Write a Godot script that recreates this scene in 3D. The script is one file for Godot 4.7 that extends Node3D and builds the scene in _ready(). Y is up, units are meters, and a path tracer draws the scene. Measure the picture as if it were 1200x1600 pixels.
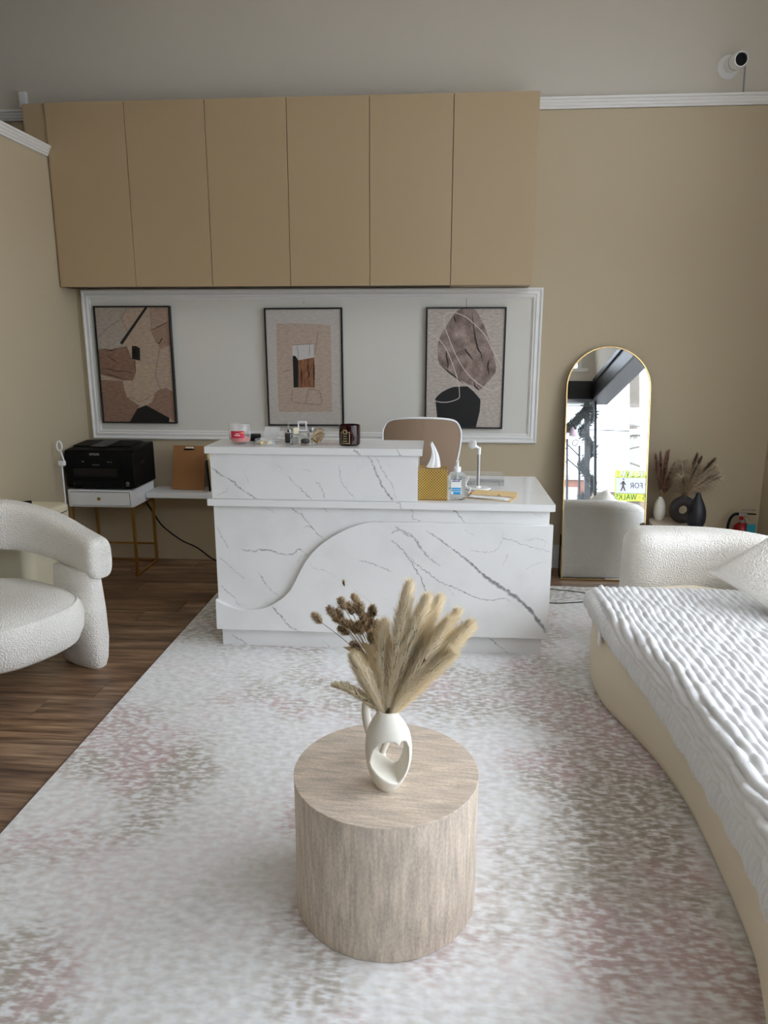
extends Node3D
# A bright waiting room: marble reception desk, wall cabinets, curved sofa, travertine drum table.
# World: camera near the front window at the origin of x and z, back wall at z = -5.03, floor at y = 0.

const ZB := -5.03          # back wall face
const XL := -2.5           # face of the left partition
const XR := 2.18           # face of the right wall
const ZF := 0.6            # face of the front (window) wall
const FX := 1.40           # the front shop window begins here, narrowed to cut low front light
const YC := 3.9            # ceiling

var M := {}
var taken := {}
var rng := RandomNumberGenerator.new()

func _ready() -> void:
	rng.seed = 7
	setup_camera_and_light()
	make_materials()
	build_room()
	build_outside()
	build_cabinets_and_art()
	build_desk()
	build_desk_items()
	build_rug_and_table()
	build_table_vases()
	build_sofa()
	build_armchair()
	build_printer_corner()
	build_office_chair()
	build_mirror()
	build_vase_corner()
	build_small_fittings()

# ------------------------------------------------------------------ camera, sky, light
func setup_camera_and_light() -> void:
	var cam := Camera3D.new()
	cam.name = "camera"
	cam.fov = 70.12
	cam.near = 0.05
	cam.far = 200.0
	add_child(cam)
	cam.position = Vector3(0, 1.55, 0)
	cam.rotation = Vector3(deg_to_rad(-13.03), deg_to_rad(4.38), deg_to_rad(0.07))
	cam.current = true
	var env := Environment.new()
	env.background_mode = Environment.BG_SKY
	var sky := Sky.new()
	var sm := ProceduralSkyMaterial.new()
	sm.sky_top_color = Color(0.93, 0.95, 0.98)
	sm.sky_horizon_color = Color(0.59, 0.63, 0.68)
	sm.sky_curve = 0.6
	sm.ground_bottom_color = Color(0.30, 0.30, 0.30)
	sm.ground_horizon_color = Color(0.40, 0.40, 0.41)
	sm.sun_angle_max = 0.0
	sky.sky_material = sm
	env.sky = sky
	env.background_energy_multiplier = SKY_ENERGY
	env.tonemap_mode = Environment.TONE_MAPPER_LINEAR
	env.tonemap_exposure = EXPOSURE
	env.sdfgi_enabled = true
	env.ssao_enabled = true
	env.ssil_enabled = true
	var we := WorldEnvironment.new()
	we.name = "environment"
	we.environment = env
	add_child(we)

const SKY_ENERGY := 12.0
const EXPOSURE := 0.93

# ------------------------------------------------------------------ naming helpers
func numbered(called: String) -> String:
	if not taken.has(called):
		taken[called] = 0
		return called
	taken[called] += 1
	return "%s_%03d" % [called, taken[called]]

func tag(o: Node, label := "", category := "", group := "", kind := "") -> void:
	if label: o.set_meta("label", label)
	if category: o.set_meta("category", category)
	if group: o.set_meta("group", group)
	if kind: o.set_meta("kind", kind)

func thing(called: String, label: String, category: String, at := Vector3.ZERO, turn := 0.0, group := "") -> Node3D:
	var o := Node3D.new()
	o.name = numbered(called)
	add_child(o)
	o.position = at
	o.rotation.y = turn
	tag(o, label, category, group)
	return o

func part(parent: Node, called: String, mesh: Mesh, m: Material, at := Vector3.ZERO, rot := Vector3.ZERO) -> MeshInstance3D:
	var o := MeshInstance3D.new()
	o.name = called
	o.mesh = mesh
	o.material_override = m
	o.position = at
	o.rotation = rot
	o.cast_shadow = GeometryInstance3D.SHADOW_CASTING_SETTING_ON
	parent.add_child(o, true)
	return o

func solo(called: String, label: String, category: String, mesh: Mesh, m: Material, at := Vector3.ZERO, rot := Vector3.ZERO, group := "") -> MeshInstance3D:
	var o := part(self, numbered(called), mesh, m, at, rot)
	tag(o, label, category, group)
	return o

func struct(called: String, mesh: Mesh, m: Material, at := Vector3.ZERO, rot := Vector3.ZERO) -> MeshInstance3D:
	var o := part(self, called, mesh, m, at, rot)
	o.set_meta("kind", "structure")
	return o

func copy_of(o: Node3D, label := "", group := "") -> Node3D:
	var c: Node3D = o.duplicate()
	var base := String(o.name)
	var cut := base.rfind("_")
	if cut > 0 and base.substr(cut + 1).is_valid_int(): base = base.substr(0, cut)
	c.name = numbered(base)
	add_child(c)
	if label: c.set_meta("label", label)
	if group: c.set_meta("group", group)
	return c

# ------------------------------------------------------------------ mesh helpers
# Triangles are written counter-clockwise seen from outside; the order is turned for Godot at the end.
func mk(v: PackedVector3Array, idx: PackedInt32Array, uv := PackedVector2Array(), crease := 40.0, closed := true, cols := PackedColorArray()) -> ArrayMesh:
	var nt := idx.size() / 3
	var fn := PackedVector3Array()
	fn.resize(nt)
	var vol := 0.0
	for t in nt:
		var a := v[idx[t * 3]]
		var b := v[idx[t * 3 + 1]]
		var c := v[idx[t * 3 + 2]]
		fn[t] = (b - a).cross(c - a)
		vol += a.dot(b.cross(c))
	var flip := closed and vol < 0.0
	var sgn := -1.0 if flip else 1.0
	var arr := []
	arr.resize(Mesh.ARRAY_MAX)
	if crease >= 180.0:
		var vn := PackedVector3Array()
		vn.resize(v.size())
		for t in nt:
			for k in 3:
				vn[idx[t * 3 + k]] += fn[t]
		for i in v.size():
			vn[i] = (vn[i] * sgn).normalized()
		var oi := idx.duplicate()
		if not flip:
			for t in nt:
				var q := oi[t * 3 + 1]
				oi[t * 3 + 1] = oi[t * 3 + 2]
				oi[t * 3 + 2] = q
		arr[Mesh.ARRAY_VERTEX] = v
		arr[Mesh.ARRAY_NORMAL] = vn
		arr[Mesh.ARRAY_INDEX] = oi
		if uv.size(): arr[Mesh.ARRAY_TEX_UV] = uv
		if cols.size(): arr[Mesh.ARRAY_COLOR] = cols
	else:
		var cosc := cos(deg_to_rad(crease))
		var weld := {}
		var wid := PackedInt32Array()
		wid.resize(v.size())
		for i in v.size():
			var key := (v[i] * 20000.0).round()
			if not weld.has(key): weld[key] = weld.size()
			wid[i] = weld[key]
		var adj := []
		adj.resize(weld.size())
		for i in weld.size(): adj[i] = PackedInt32Array()
		for t in nt:
			for k in 3: adj[wid[idx[t * 3 + k]]].append(t)
		var un := PackedVector3Array()
		un.resize(nt)
		for t in nt: un[t] = fn[t].normalized()
		var ov := PackedVector3Array()
		var on := PackedVector3Array()
		var ou := PackedVector2Array()
		var oc := PackedColorArray()
		var order := [0, 1, 2] if flip else [0, 2, 1]
		for t in nt:
			for k in order:
				var i: int = idx[t * 3 + k]
				var n := Vector3.ZERO
				for j in adj[wid[i]]:
					if un[j].dot(un[t]) >= cosc: n += fn[j]
				ov.append(v[i])
				on.append((n * sgn).normalized())
				if uv.size(): ou.append(uv[i])
				if cols.size(): oc.append(cols[i])
		arr[Mesh.ARRAY_VERTEX] = ov
		arr[Mesh.ARRAY_NORMAL] = on
		if uv.size(): arr[Mesh.ARRAY_TEX_UV] = ou
		if cols.size(): arr[Mesh.ARRAY_COLOR] = oc
	var m := ArrayMesh.new()
	m.add_surface_from_arrays(Mesh.PRIMITIVE_TRIANGLES, arr)
	return m

# Collects several closed solids for one part.
class Bag:
	var v := PackedVector3Array()
	var i := PackedInt32Array()
	var u := PackedVector2Array()
	func add(vv: PackedVector3Array, ii: PackedInt32Array, uu := PackedVector2Array()) -> void:
		var vol := 0.0
		for t in ii.size() / 3:
			vol += vv[ii[t * 3]].dot(vv[ii[t * 3 + 1]].cross(vv[ii[t * 3 + 2]]))
		var base := v.size()
		v.append_array(vv)
		for k in vv.size(): u.append(uu[k] if uu.size() else Vector2(vv[k].x, vv[k].y))
		for t in ii.size() / 3:
			i.append(base + ii[t * 3])
			i.append(base + ii[t * 3 + (2 if vol < 0 else 1)])
			i.append(base + ii[t * 3 + (1 if vol < 0 else 2)])

func done(b: Bag, crease := 40.0) -> ArrayMesh:
	return mk(b.v, b.i, b.u, crease, false)

func moved(v: PackedVector3Array, t: Transform3D) -> PackedVector3Array:
	return t * v

# Box with rounded edges, centred.
func rbox_data(size: Vector3, r: float, seg := 1) -> Array:
	var h := size / 2.0
	r = minf(r, minf(h.x, minf(h.y, h.z)) * 0.999)
	var v := PackedVector3Array()
	var idx := PackedInt32Array()
	var uv := PackedVector2Array()
	for axis in 3:
		var a1 := (axis + 1) % 3
		var a2 := (axis + 2) % 3
		for side in [-1.0, 1.0]:
			var c1 := _ticks(h[a1], r, seg)
			var c2 := _ticks(h[a2], r, seg)
			var base := v.size()
			for p in c1:
				for q in c2:
					var pt := Vector3.ZERO
					pt[axis] = side * h[axis]
					pt[a1] = p
					pt[a2] = q
					var inner := Vector3(clampf(pt.x, -h.x + r, h.x - r), clampf(pt.y, -h.y + r, h.y - r), clampf(pt.z, -h.z + r, h.z - r))
					v.append(inner + (pt - inner).normalized() * r)
					uv.append(Vector2(pt.x + (pt.z if axis == 0 else 0.0), (pt.y if axis != 1 else pt.z)))
			var n2 := c2.size()
			for i in c1.size() - 1:
				for j in n2 - 1:
					var a := base + i * n2 + j
					if side > 0: idx.append_array([a, a + n2, a + n2 + 1, a, a + n2 + 1, a + 1])
					else: idx.append_array([a, a + n2 + 1, a + n2, a, a + 1, a + n2 + 1])
	return [v, idx, uv]

func _ticks(h: float, r: float, seg: int) -> PackedFloat32Array:
	var o := PackedFloat32Array()
	for k in seg + 1: o.append(-h + r * k / seg)
	for k in seg + 1: o.append(h - r + r * k / seg)
	return o

func rbox(size: Vector3, r := 0.004, seg := 1, crease := 35.0) -> ArrayMesh:
	var d := rbox_data(size, r, seg)
	return mk(d[0], d[1], d[2], crease)

func add_box(b: Bag, at: Vector3, size: Vector3, r := 0.003, seg := 1, basis := Basis()) -> void:
	var d := rbox_data(size, r, seg)
	b.add(moved(d[0], Transform3D(basis, at)), d[1], d[2])

# Box given by two corners, in world coordinates.
func span_box(a: Vector3, c: Vector3, r := 0.003) -> ArrayMesh:
	var d := rbox_data((c - a).abs(), r, 1)
	return mk(moved(d[0], Transform3D(Basis(), (a + c) / 2.0)), d[1], d[2], 35.0)

# Turned shape: profile of (radius, height), from the bottom up, closed at both ends when the radius is 0.
func lathe_data(p: Array, seg := 32, sx := 1.0, sz := 1.0) -> Array:
	var v := PackedVector3Array()
	var idx := PackedInt32Array()
	var uv := PackedVector2Array()
	var run := 0.0
	for k in p.size():
		if k: run += Vector2(p[k]).distance_to(p[k - 1])
		for s in seg + 1:
			var a := TAU * s / seg
			v.append(Vector3(cos(a) * p[k].x * sx, p[k].y, sin(a) * p[k].x * sz))
			uv.append(Vector2(float(s) / seg, run))
	for k in p.size() - 1:
		for s in seg:
			var a := k * (seg + 1) + s
			var b := a + seg + 1
			if p[k].x > 1e-6: idx.append_array([a, a + 1, b + 1])
			if p[k + 1].x > 1e-6: idx.append_array([a, b + 1, b])
	return [v, idx, uv]

func lathe(p: Array, seg := 32, crease := 40.0, sx := 1.0, sz := 1.0) -> ArrayMesh:
	var d := lathe_data(p, seg, sx, sz)
	return mk(d[0], d[1], d[2], crease, p[0].x < 1e-6 and p[-1].x < 1e-6)

# Round bar along a path; radii one number or one for each point.
func tube_data(pts: PackedVector3Array, radii, seg := 8, loop := false, flat := 1.0) -> Array:
	var n := pts.size()
	var v := PackedVector3Array()
	var idx := PackedInt32Array()
	var uv := PackedVector2Array()
	var side := Vector3.ZERO
	var run := 0.0
	for k in n:
		var tan: Vector3
		if loop: tan = (pts[(k + 1) % n] - pts[(k + n - 1) % n]).normalized()
		else: tan = (pts[mini(k + 1, n - 1)] - pts[maxi(k - 1, 0)]).normalized()
		if k == 0:
			side = tan.cross(Vector3.UP)
			if side.length() < 0.1: side = tan.cross(Vector3.RIGHT)
		side = (side - tan * side.dot(tan)).normalized()
		var up := side.cross(tan)
		var r: float = radii[k] if radii is Array or radii is PackedFloat32Array else radii
		if k: run += pts[k].distance_to(pts[k - 1])
		for s in seg:
			var a := TAU * s / seg
			v.append(pts[k] + (side * cos(a) + up * sin(a) * flat) * r)
			uv.append(Vector2(float(s) / seg, run))
	var rings := n if loop else n - 1
	for k in rings:
		for s in seg:
			var a := k * seg + s
			var a2 := k * seg + (s + 1) % seg
			var b := ((k + 1) % n) * seg + s
			var b2 := ((k + 1) % n) * seg + (s + 1) % seg
			idx.append_array([a, b2, a2, a, b, b2])
	if not loop:
		for e in [0, n - 1]:
			var c := v.size()
			v.append(pts[e])
			uv.append(Vector2.ZERO)
			for s in seg:
				var a: int = e * seg + s
				var a2: int = e * seg + (s + 1) % seg
				if e == 0: idx.append_array([c, a, a2])
				else: idx.append_array([c, a2, a])
	return [v, idx, uv]

func tube(pts: PackedVector3Array, radii, seg := 8, loop := false, flat := 1.0) -> ArrayMesh:
	var d := tube_data(pts, radii, seg, loop, flat)
	return mk(d[0], d[1], d[2], 50.0)

func add_tube(b: Bag, pts: PackedVector3Array, radii, seg := 8, loop := false) -> void:
	var d := tube_data(pts, radii, seg, loop)
	b.add(d[0], d[1], d[2])

func rod(a: Vector3, c: Vector3, r: float, seg := 8) -> ArrayMesh:
	return tube(PackedVector3Array([a, c]), r, seg)

# Plan outline (x, z) lifted through a profile of (inset, y); closed with caps.
func loft_data(pts: PackedVector2Array, prof: Array) -> Array:
	var n := pts.size()
	var area := 0.0
	for k in n: area += pts[k].cross(pts[(k + 1) % n])
	var nrm := PackedVector2Array()
	for k in n:
		var d := (pts[(k + 1) % n] - pts[(k + n - 1) % n]).normalized()
		nrm.append(Vector2(-d.y, d.x) * signf(area))      # points inwards
	var v := PackedVector3Array()
	var uv := PackedVector2Array()
	var idx := PackedInt32Array()
	for q in prof:
		var run := 0.0
		for k in n:
			var p: Vector2 = pts[k] + nrm[k] * q.x
			if k: run += pts[k].distance_to(pts[k - 1])
			v.append(Vector3(p.x, q.y, p.y))
			uv.append(Vector2(run, q.y))
	for q in prof.size() - 1:
		for k in n:
			var a := q * n + k
			var a2 := q * n + (k + 1) % n
			idx.append_array([a, a2, a2 + n, a, a2 + n, a + n])
	for e in [0, prof.size() - 1]:
		var ring := PackedVector2Array()
		for k in n: ring.append(Vector2(v[e * n + k].x, v[e * n + k].z))
		var tri := Geometry2D.triangulate_polygon(ring)
		var ccw := true
		if tri.size() >= 3:
			var s := 0.0
			for t in tri.size() / 3: s += (ring[tri[t * 3 + 1]] - ring[tri[t * 3]]).cross(ring[tri[t * 3 + 2]] - ring[tri[t * 3]])
			ccw = s > 0
		# sides run outwards for area > 0 seen along +y with x right, z down
		var want: bool = (e == 0) == (area > 0)
		for t in tri.size() / 3:
			var b: int = e * n
			if ccw == want: idx.append_array([b + tri[t * 3], b + tri[t * 3 + 2], b + tri[t * 3 + 1]])
			else: idx.append_array([b + tri[t * 3], b + tri[t * 3 + 1], b + tri[t * 3 + 2]])
	return [v, idx, uv]

func loft(pts: PackedVector2Array, prof: Array, crease := 50.0) -> ArrayMesh:
	var d := loft_data(pts, prof)
	return mk(d[0], d[1], d[2], crease)

# The same outline standing upright: (x, y) outline pushed along z.
func slab_upright(pts: PackedVector2Array, z0: float, z1: float, bevel := 0.002, crease := 30.0, uvf = null) -> ArrayMesh:
	var d := loft_data(pts, [Vector2(bevel, 0), Vector2(0, bevel), Vector2(0, absf(z1 - z0) - bevel), Vector2(bevel, absf(z1 - z0))])
	var v: PackedVector3Array = d[0]
	var uv := PackedVector2Array()
	for k in v.size():
		v[k] = Vector3(v[k].x, v[k].z, minf(z0, z1) + v[k].y)
		uv.append(uvf.call(v[k]) if uvf != null else Vector2(v[k].x, v[k].y))
	return mk(v, d[1], uv, crease)

func oval(hx: float, hz: float, power := 2.0, seg := 40, cx := 0.0, cz := 0.0) -> PackedVector2Array:
	var o := PackedVector2Array()
	for k in seg:
		var a := TAU * k / seg
		var c := cos(a)
		var s := sin(a)
		o.append(Vector2(cx + hx * signf(c) * pow(absf(c), 2.0 / power), cz + hz * signf(s) * pow(absf(s), 2.0 / power)))
	return o

func round_rect(hx: float, hz: float, r: float, seg := 5) -> PackedVector2Array:
	var o := PackedVector2Array()
	for q in 4:
		var c := Vector2(hx - r if q in [0, 3] else -hx + r, hz - r if q in [0, 1] else -hz + r)
		for k in seg + 1:
			var a := (q + float(k) / seg) * PI / 2
			o.append(c + Vector2(cos(a), sin(a)) * r)
	return o

# Smooth curve through points.
func spline(p: Array, per := 6, loop := false) -> PackedVector3Array:
	var o := PackedVector3Array()
	var n := p.size()
	for k in (n if loop else n - 1):
		var a: Vector3 = p[(k - 1 + n) % n] if loop else p[maxi(k - 1, 0)]
		var b: Vector3 = p[k]
		var c: Vector3 = p[(k + 1) % n]
		var d: Vector3 = p[(k + 2) % n] if loop else p[mini(k + 2, n - 1)]
		for s in per: o.append(b.cubic_interpolate(c, a, d, float(s) / per))
	if not loop: o.append(p[n - 1])
	return o

func spline2(p: Array, per := 6, loop := false) -> PackedVector2Array:
	var q := []
	for k in p: q.append(Vector3(k.x, k.y, 0))
	var o := PackedVector2Array()
	for k in spline(q, per, loop): o.append(Vector2(k.x, k.y))
	return o

# Surface of a distance field, as surface nets.
func nets(lo: Vector3, hi: Vector3, cell: float, f: Callable) -> ArrayMesh:
	var nx := int(ceil((hi.x - lo.x) / cell)) + 1
	var ny := int(ceil((hi.y - lo.y) / cell)) + 1
	var nz := int(ceil((hi.z - lo.z) / cell)) + 1
	var val := PackedFloat32Array()
	val.resize(nx * ny * nz)
	var w := 0
	for z in nz:
		for y in ny:
			for x in nx:
				val[w] = f.call(lo + Vector3(x, y, z) * cell)
				w += 1
	var at := {}
	var v := PackedVector3Array()
	var idx := PackedInt32Array()
	var sy := nx
	var sz := nx * ny
	var offs := [0, 1, sy, sy + 1, sz, sz + 1, sz + sy, sz + sy + 1]
	var cpos := [Vector3(0, 0, 0), Vector3(1, 0, 0), Vector3(0, 1, 0), Vector3(1, 1, 0), Vector3(0, 0, 1), Vector3(1, 0, 1), Vector3(0, 1, 1), Vector3(1, 1, 1)]
	var edges := [0, 1, 2, 3, 4, 5, 6, 7, 0, 2, 1, 3, 4, 6, 5, 7, 0, 4, 1, 5, 2, 6, 3, 7]
	for z in nz - 1:
		for y in ny - 1:
			for x in nx - 1:
				var b := x + y * sy + z * sz
				var first := val[b] < 0.0
				var mixed := false
				for k in range(1, 8):
					if (val[b + offs[k]] < 0.0) != first:
						mixed = true
						break
				if not mixed: continue
				var s := Vector3.ZERO
				var c := 0
				for e in 12:
					var i: int = edges[e * 2]
					var j: int = edges[e * 2 + 1]
					var fi := val[b + offs[i]]
					var fj := val[b + offs[j]]
					if (fi < 0.0) != (fj < 0.0):
						s += cpos[i].lerp(cpos[j], fi / (fi - fj))
						c += 1
				at[b] = v.size()
				v.append(lo + (Vector3(x, y, z) + s / c) * cell)
	for z in range(1, nz - 1):
		for y in range(1, ny - 1):
			for x in range(1, nx - 1):
				var b := x + y * sy + z * sz
				var ins := val[b] < 0.0
				for ax in 3:
					var st: int = [1, sy, sz][ax]
					if (val[b + st] < 0.0) == ins: continue
					var u: int = [sy, sz, 1][ax]
					var t: int = [sz, 1, sy][ax]
					var a0: int = at[b - u - t]
					var a1: int = at[b - t]
					var a2: int = at[b]
					var a3: int = at[b - u]
					if ins: idx.append_array([a0, a1, a2, a0, a2, a3])
					else: idx.append_array([a0, a2, a1, a0, a3, a2])
	return mk(v, idx, PackedVector2Array(), 180.0)

func smin(a: float, b: float, k: float) -> float:
	var h := clampf(0.5 + 0.5 * (b - a) / k, 0.0, 1.0)
	return lerpf(b, a, h) - k * h * (1.0 - h)

func smax(a: float, b: float, k: float) -> float:
	return -smin(-a, -b, k)

func text_mesh(s: String, height: float, depth := 0.001, bold := 600) -> TextMesh:
	var t := TextMesh.new()
	t.text = s
	var f := SystemFont.new()
	f.font_names = PackedStringArray(["Droid Sans"])
	f.font_weight = bold
	t.font = f
	t.font_size = 32
	t.pixel_size = height / 23.0
	t.depth = depth
	t.curve_step = 1.0
	return t

# ------------------------------------------------------------------ materials and computed textures
func mat(key: String, c: Color, rough := 0.6, metal := 0.0) -> StandardMaterial3D:
	var m := StandardMaterial3D.new()
	m.resource_name = key
	m.albedo_color = c
	m.roughness = rough
	m.metallic = metal
	M[key] = m
	return m

func rgb8(r: int, g: int, b: int) -> Color:
	return Color(r / 255.0, g / 255.0, b / 255.0)

func noise(freq: float, sd: int, oct := 4, type := FastNoiseLite.TYPE_SIMPLEX_SMOOTH) -> FastNoiseLite:
	var n := FastNoiseLite.new()
	n.seed = sd
	n.frequency = freq
	n.noise_type = type
	n.fractal_type = FastNoiseLite.FRACTAL_FBM if oct > 1 else FastNoiseLite.FRACTAL_NONE
	n.fractal_octaves = oct
	return n

func noise_bytes(w: int, h: int, freq: float, sd: int, oct := 4, squeeze_x := 1, squeeze_y := 1) -> PackedByteArray:
	var im := noise(freq, sd, oct).get_seamless_image(w / squeeze_x, h / squeeze_y)
	if squeeze_x > 1 or squeeze_y > 1: im.resize(w, h, Image.INTERPOLATE_CUBIC)
	im.convert(Image.FORMAT_L8)
	return im.get_data()

func relief(m: StandardMaterial3D, freq: float, depth_cm: float, scale: float, type := FastNoiseLite.TYPE_SIMPLEX_SMOOTH, oct := 3, world := false) -> void:
	var n := noise(freq, 5, oct, type)
	if type == FastNoiseLite.TYPE_CELLULAR:
		n.cellular_return_type = FastNoiseLite.RETURN_DISTANCE
	var t := NoiseTexture2D.new()
	t.width = 512
	t.height = 512
	t.seamless = true
	t.noise = n
	m.heightmap_enabled = true
	m.heightmap_texture = t
	m.heightmap_scale = depth_cm
	m.uv1_triplanar = true
	m.uv1_world_triplanar = world
	m.uv1_scale = Vector3.ONE * scale

func tex(im: Image) -> ImageTexture:
	return ImageTexture.create_from_image(im)

# Scan-line polygon in pixels.
func fill_poly(im: Image, pts: PackedVector2Array, c: Color) -> void:
	var lo := 1e9
	var hi := -1e9
	for p in pts:
		lo = minf(lo, p.y)
		hi = maxf(hi, p.y)
	for y in range(maxi(0, int(floor(lo))), mini(im.get_height(), int(ceil(hi)) + 1)):
		var xs := []
		for k in pts.size():
			var a := pts[k]
			var b := pts[(k + 1) % pts.size()]
			if (a.y <= y + 0.5) != (b.y <= y + 0.5):
				xs.append(a.x + (b.x - a.x) * (y + 0.5 - a.y) / (b.y - a.y))
		xs.sort()
		for k in range(0, xs.size() - 1, 2):
			var x0 := int(round(xs[k]))
			var x1 := int(round(xs[k + 1]))
			if x1 > x0: im.fill_rect(Rect2i(x0, y, x1 - x0, 1), c)

func stroke(im: Image, pts: PackedVector2Array, width: float, c: Color, fade_ends := false) -> void:
	for k in pts.size() - 1:
		var d := (pts[k + 1] - pts[k])
		if d.length() < 0.01: continue
		var w0 := width
		var w1 := width
		if fade_ends:
			w0 *= sin(PI * clampf(float(k) / (pts.size() - 1), 0.08, 0.92))
			w1 *= sin(PI * clampf(float(k + 1) / (pts.size() - 1), 0.08, 0.92))
		var n := Vector2(-d.y, d.x).normalized() * 0.5
		fill_poly(im, PackedVector2Array([pts[k] + n * w0, pts[k + 1] + n * w1, pts[k + 1] - n * w1, pts[k] - n * w0]), c)

# Soft stroke blended into an image, broken up by noise: a vein in stone.
func vein(im: Image, path: PackedVector2Array, w0: float, w1: float, c: Color, strength: float, rough: FastNoiseLite, halo := 2.4) -> void:
	var total := path.size() - 1
	for k in total:
		var a := path[k]
		var b := path[k + 1]
		var steps := maxi(1, int(a.distance_to(b) / 1.0))
		for s in steps:
			var f := (k + float(s) / steps) / total
			var p := a.lerp(b, float(s) / steps)
			p += Vector2(rough.get_noise_2d(p.x * 3.0, p.y * 3.0), rough.get_noise_2d(p.y * 3.0 + 400.0, p.x * 3.0)) * 5.0
			var w := lerpf(w0, w1, f) * (0.65 + 0.7 * absf(rough.get_noise_2d(p.x * 2.0 + 90.0, p.y * 2.0)))
			var k0 := strength * clampf(0.75 + 0.9 * rough.get_noise_2d(p.x * 1.3, p.y * 1.3 + 700.0), 0.15, 1.0) * minf(1.0, minf(f, 1.0 - f) * 6.0 + 0.2)
			var r := int(ceil(w * halo))
			for y in range(-r, r + 1):
				for x in range(-r, r + 1):
					var q := Vector2i(int(p.x) + x, int(p.y) + y)
					if q.x < 0 or q.y < 0 or q.x >= im.get_width() or q.y >= im.get_height(): continue
					var d := Vector2(q).distance_to(p)
					var g := exp(-d * d / (w * w)) * k0 * 0.5
					if g > 0.01: im.set_pixelv(q, im.get_pixelv(q).lerp(c, g))

func make_materials() -> void:
	# plain paints and plastics
	relief(mat("wall", rgb8(194, 178, 149), 0.75), 0.05, 0.03, 1.5)
	relief(mat("wall_white", rgb8(208, 200, 186), 0.75), 0.05, 0.03, 1.5)
	mat("ceiling", rgb8(236, 234, 230), 0.8)
	mat("trim", rgb8(236, 234, 229), 0.4)
	mat("panel_white", rgb8(222, 218, 208), 0.5)
	mat("cabinet", rgb8(182, 158, 123), 0.42)
	mat("cabinet_inside", rgb8(90, 74, 56), 0.8)
	mat("white_lacquer", rgb8(238, 238, 237), 0.3)
	mat("white_plastic", rgb8(240, 240, 240), 0.35)
	mat("black_plastic", rgb8(8, 8, 9), 0.55).metallic_specular = 0.3
	mat("black_soft", rgb8(13, 13, 14), 0.65).metallic_specular = 0.35
	mat("black_frame", rgb8(12, 12, 12), 0.4)
	mat("black_metal", rgb8(20, 20, 22), 0.35, 0.3)
	mat("grey_mark", rgb8(150, 150, 150), 0.5)
	mat("gold", rgb8(196, 158, 94), 0.3, 1.0)
	mat("brass_thin", rgb8(226, 190, 130), 0.25, 1.0)
	mat("chrome", rgb8(215, 215, 218), 0.12, 1.0)
	mat("steel", rgb8(190, 190, 192), 0.3, 1.0)
	mat("cream_plastic", rgb8(232, 222, 192), 0.38)
	mat("paper", rgb8(244, 243, 240), 0.8)
	mat("tan_render", rgb8(132, 118, 100), 0.9)
	mat("manila", rgb8(236, 205, 150), 0.8)
	mat("orange_paper", rgb8(222, 128, 48), 0.8)
	mat("hardboard", rgb8(156, 106, 62), 0.55)
	mat("red_wax", rgb8(222, 104, 98), 0.35)
	mat("red_label", rgb8(205, 38, 70), 0.45)
	mat("gold_foil", rgb8(236, 208, 120), 0.3, 0.8)
	mat("dark_glass", rgb8(40, 11, 10), 0.08)
	mat("label_black", rgb8(20, 17, 18), 0.4)
	mat("label_tan", rgb8(196, 170, 130), 0.45)
	mat("amber_wax", rgb8(120, 42, 22), 0.4)
	mat("extinguisher_red", rgb8(150, 16, 22), 0.25)
	mat("teal_card", rgb8(34, 146, 164), 0.6)
	mat("vase_black", rgb8(22, 23, 28), 0.5)
	mat("vase_grey", rgb8(62, 58, 55), 0.7)
	mat("stem", rgb8(150, 120, 76), 0.8)
	mat("purple_ink", rgb8(40, 42, 120), 0.4)
	mat("cyan_ink", rgb8(20, 156, 214), 0.4)
	mat("sign_green", rgb8(150, 178, 16), 0.5)
	mat("sign_white", rgb8(146, 150, 160), 0.5)
	mat("asphalt", rgb8(120, 120, 122), 0.9)
	mat("concrete", rgb8(176, 174, 170), 0.9)
	mat("pole_wood", rgb8(112, 104, 94), 0.9)
	mat("porch_board", rgb8(150, 152, 150), 0.7)
	mat("brick_red", rgb8(124, 78, 58), 0.9)
	mat("garland", rgb8(34, 44, 38), 0.9)
	mat("ornament", rgb8(190, 160, 170), 0.5)
	mat("twig", rgb8(96, 84, 76), 0.9)
	relief(mat("ceramic", rgb8(236, 230, 216), 0.72), 0.12, 0.02, 6.0)
	var mesh_fabric := mat("mesh_fabric", rgb8(150, 126, 104), 0.85)
	relief(mesh_fabric, 0.25, 0.08, 9.0)
	mirror_and_glass()
	# upholstery: looped boucle yarn as relief
	var boucle := mat("boucle", rgb8(246, 241, 231), 0.95)
	boucle.rim_enabled = true
	boucle.rim = 0.35
	boucle.rim_tint = 0.6
	relief(boucle, 0.06, 0.9, 4.5, FastNoiseLite.TYPE_CELLULAR, 2)
	var plain_cloth := mat("sofa_cloth", rgb8(228, 216, 194), 0.92)
	relief(plain_cloth, 0.2, 0.04, 5.0)
	var plush := mat("plush", rgb8(251, 251, 251), 0.95)
	plush.rim_enabled = true
	plush.rim = 0.5
	plush.rim_tint = 0.5
	relief(plush, 0.16, 0.35, 5.0)
	var tissue := mat("tissue", rgb8(250, 250, 250), 0.9)
	tissue.backlight_enabled = true
	tissue.backlight = Color(0.5, 0.5, 0.5)
	var leaf := mat("leaf", rgb8(206, 186, 148), 0.85)
	leaf.backlight_enabled = true
	leaf.backlight = Color(0.4, 0.36, 0.28)
	var dry := mat("dry_grass", Color.WHITE, 0.9)
	dry.vertex_color_use_as_albedo = true
	dry.backlight_enabled = true
	dry.backlight = Color(0.6, 0.59, 0.57)
	stone_and_wood()
	rug_texture()
	lattice_texture()

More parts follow.
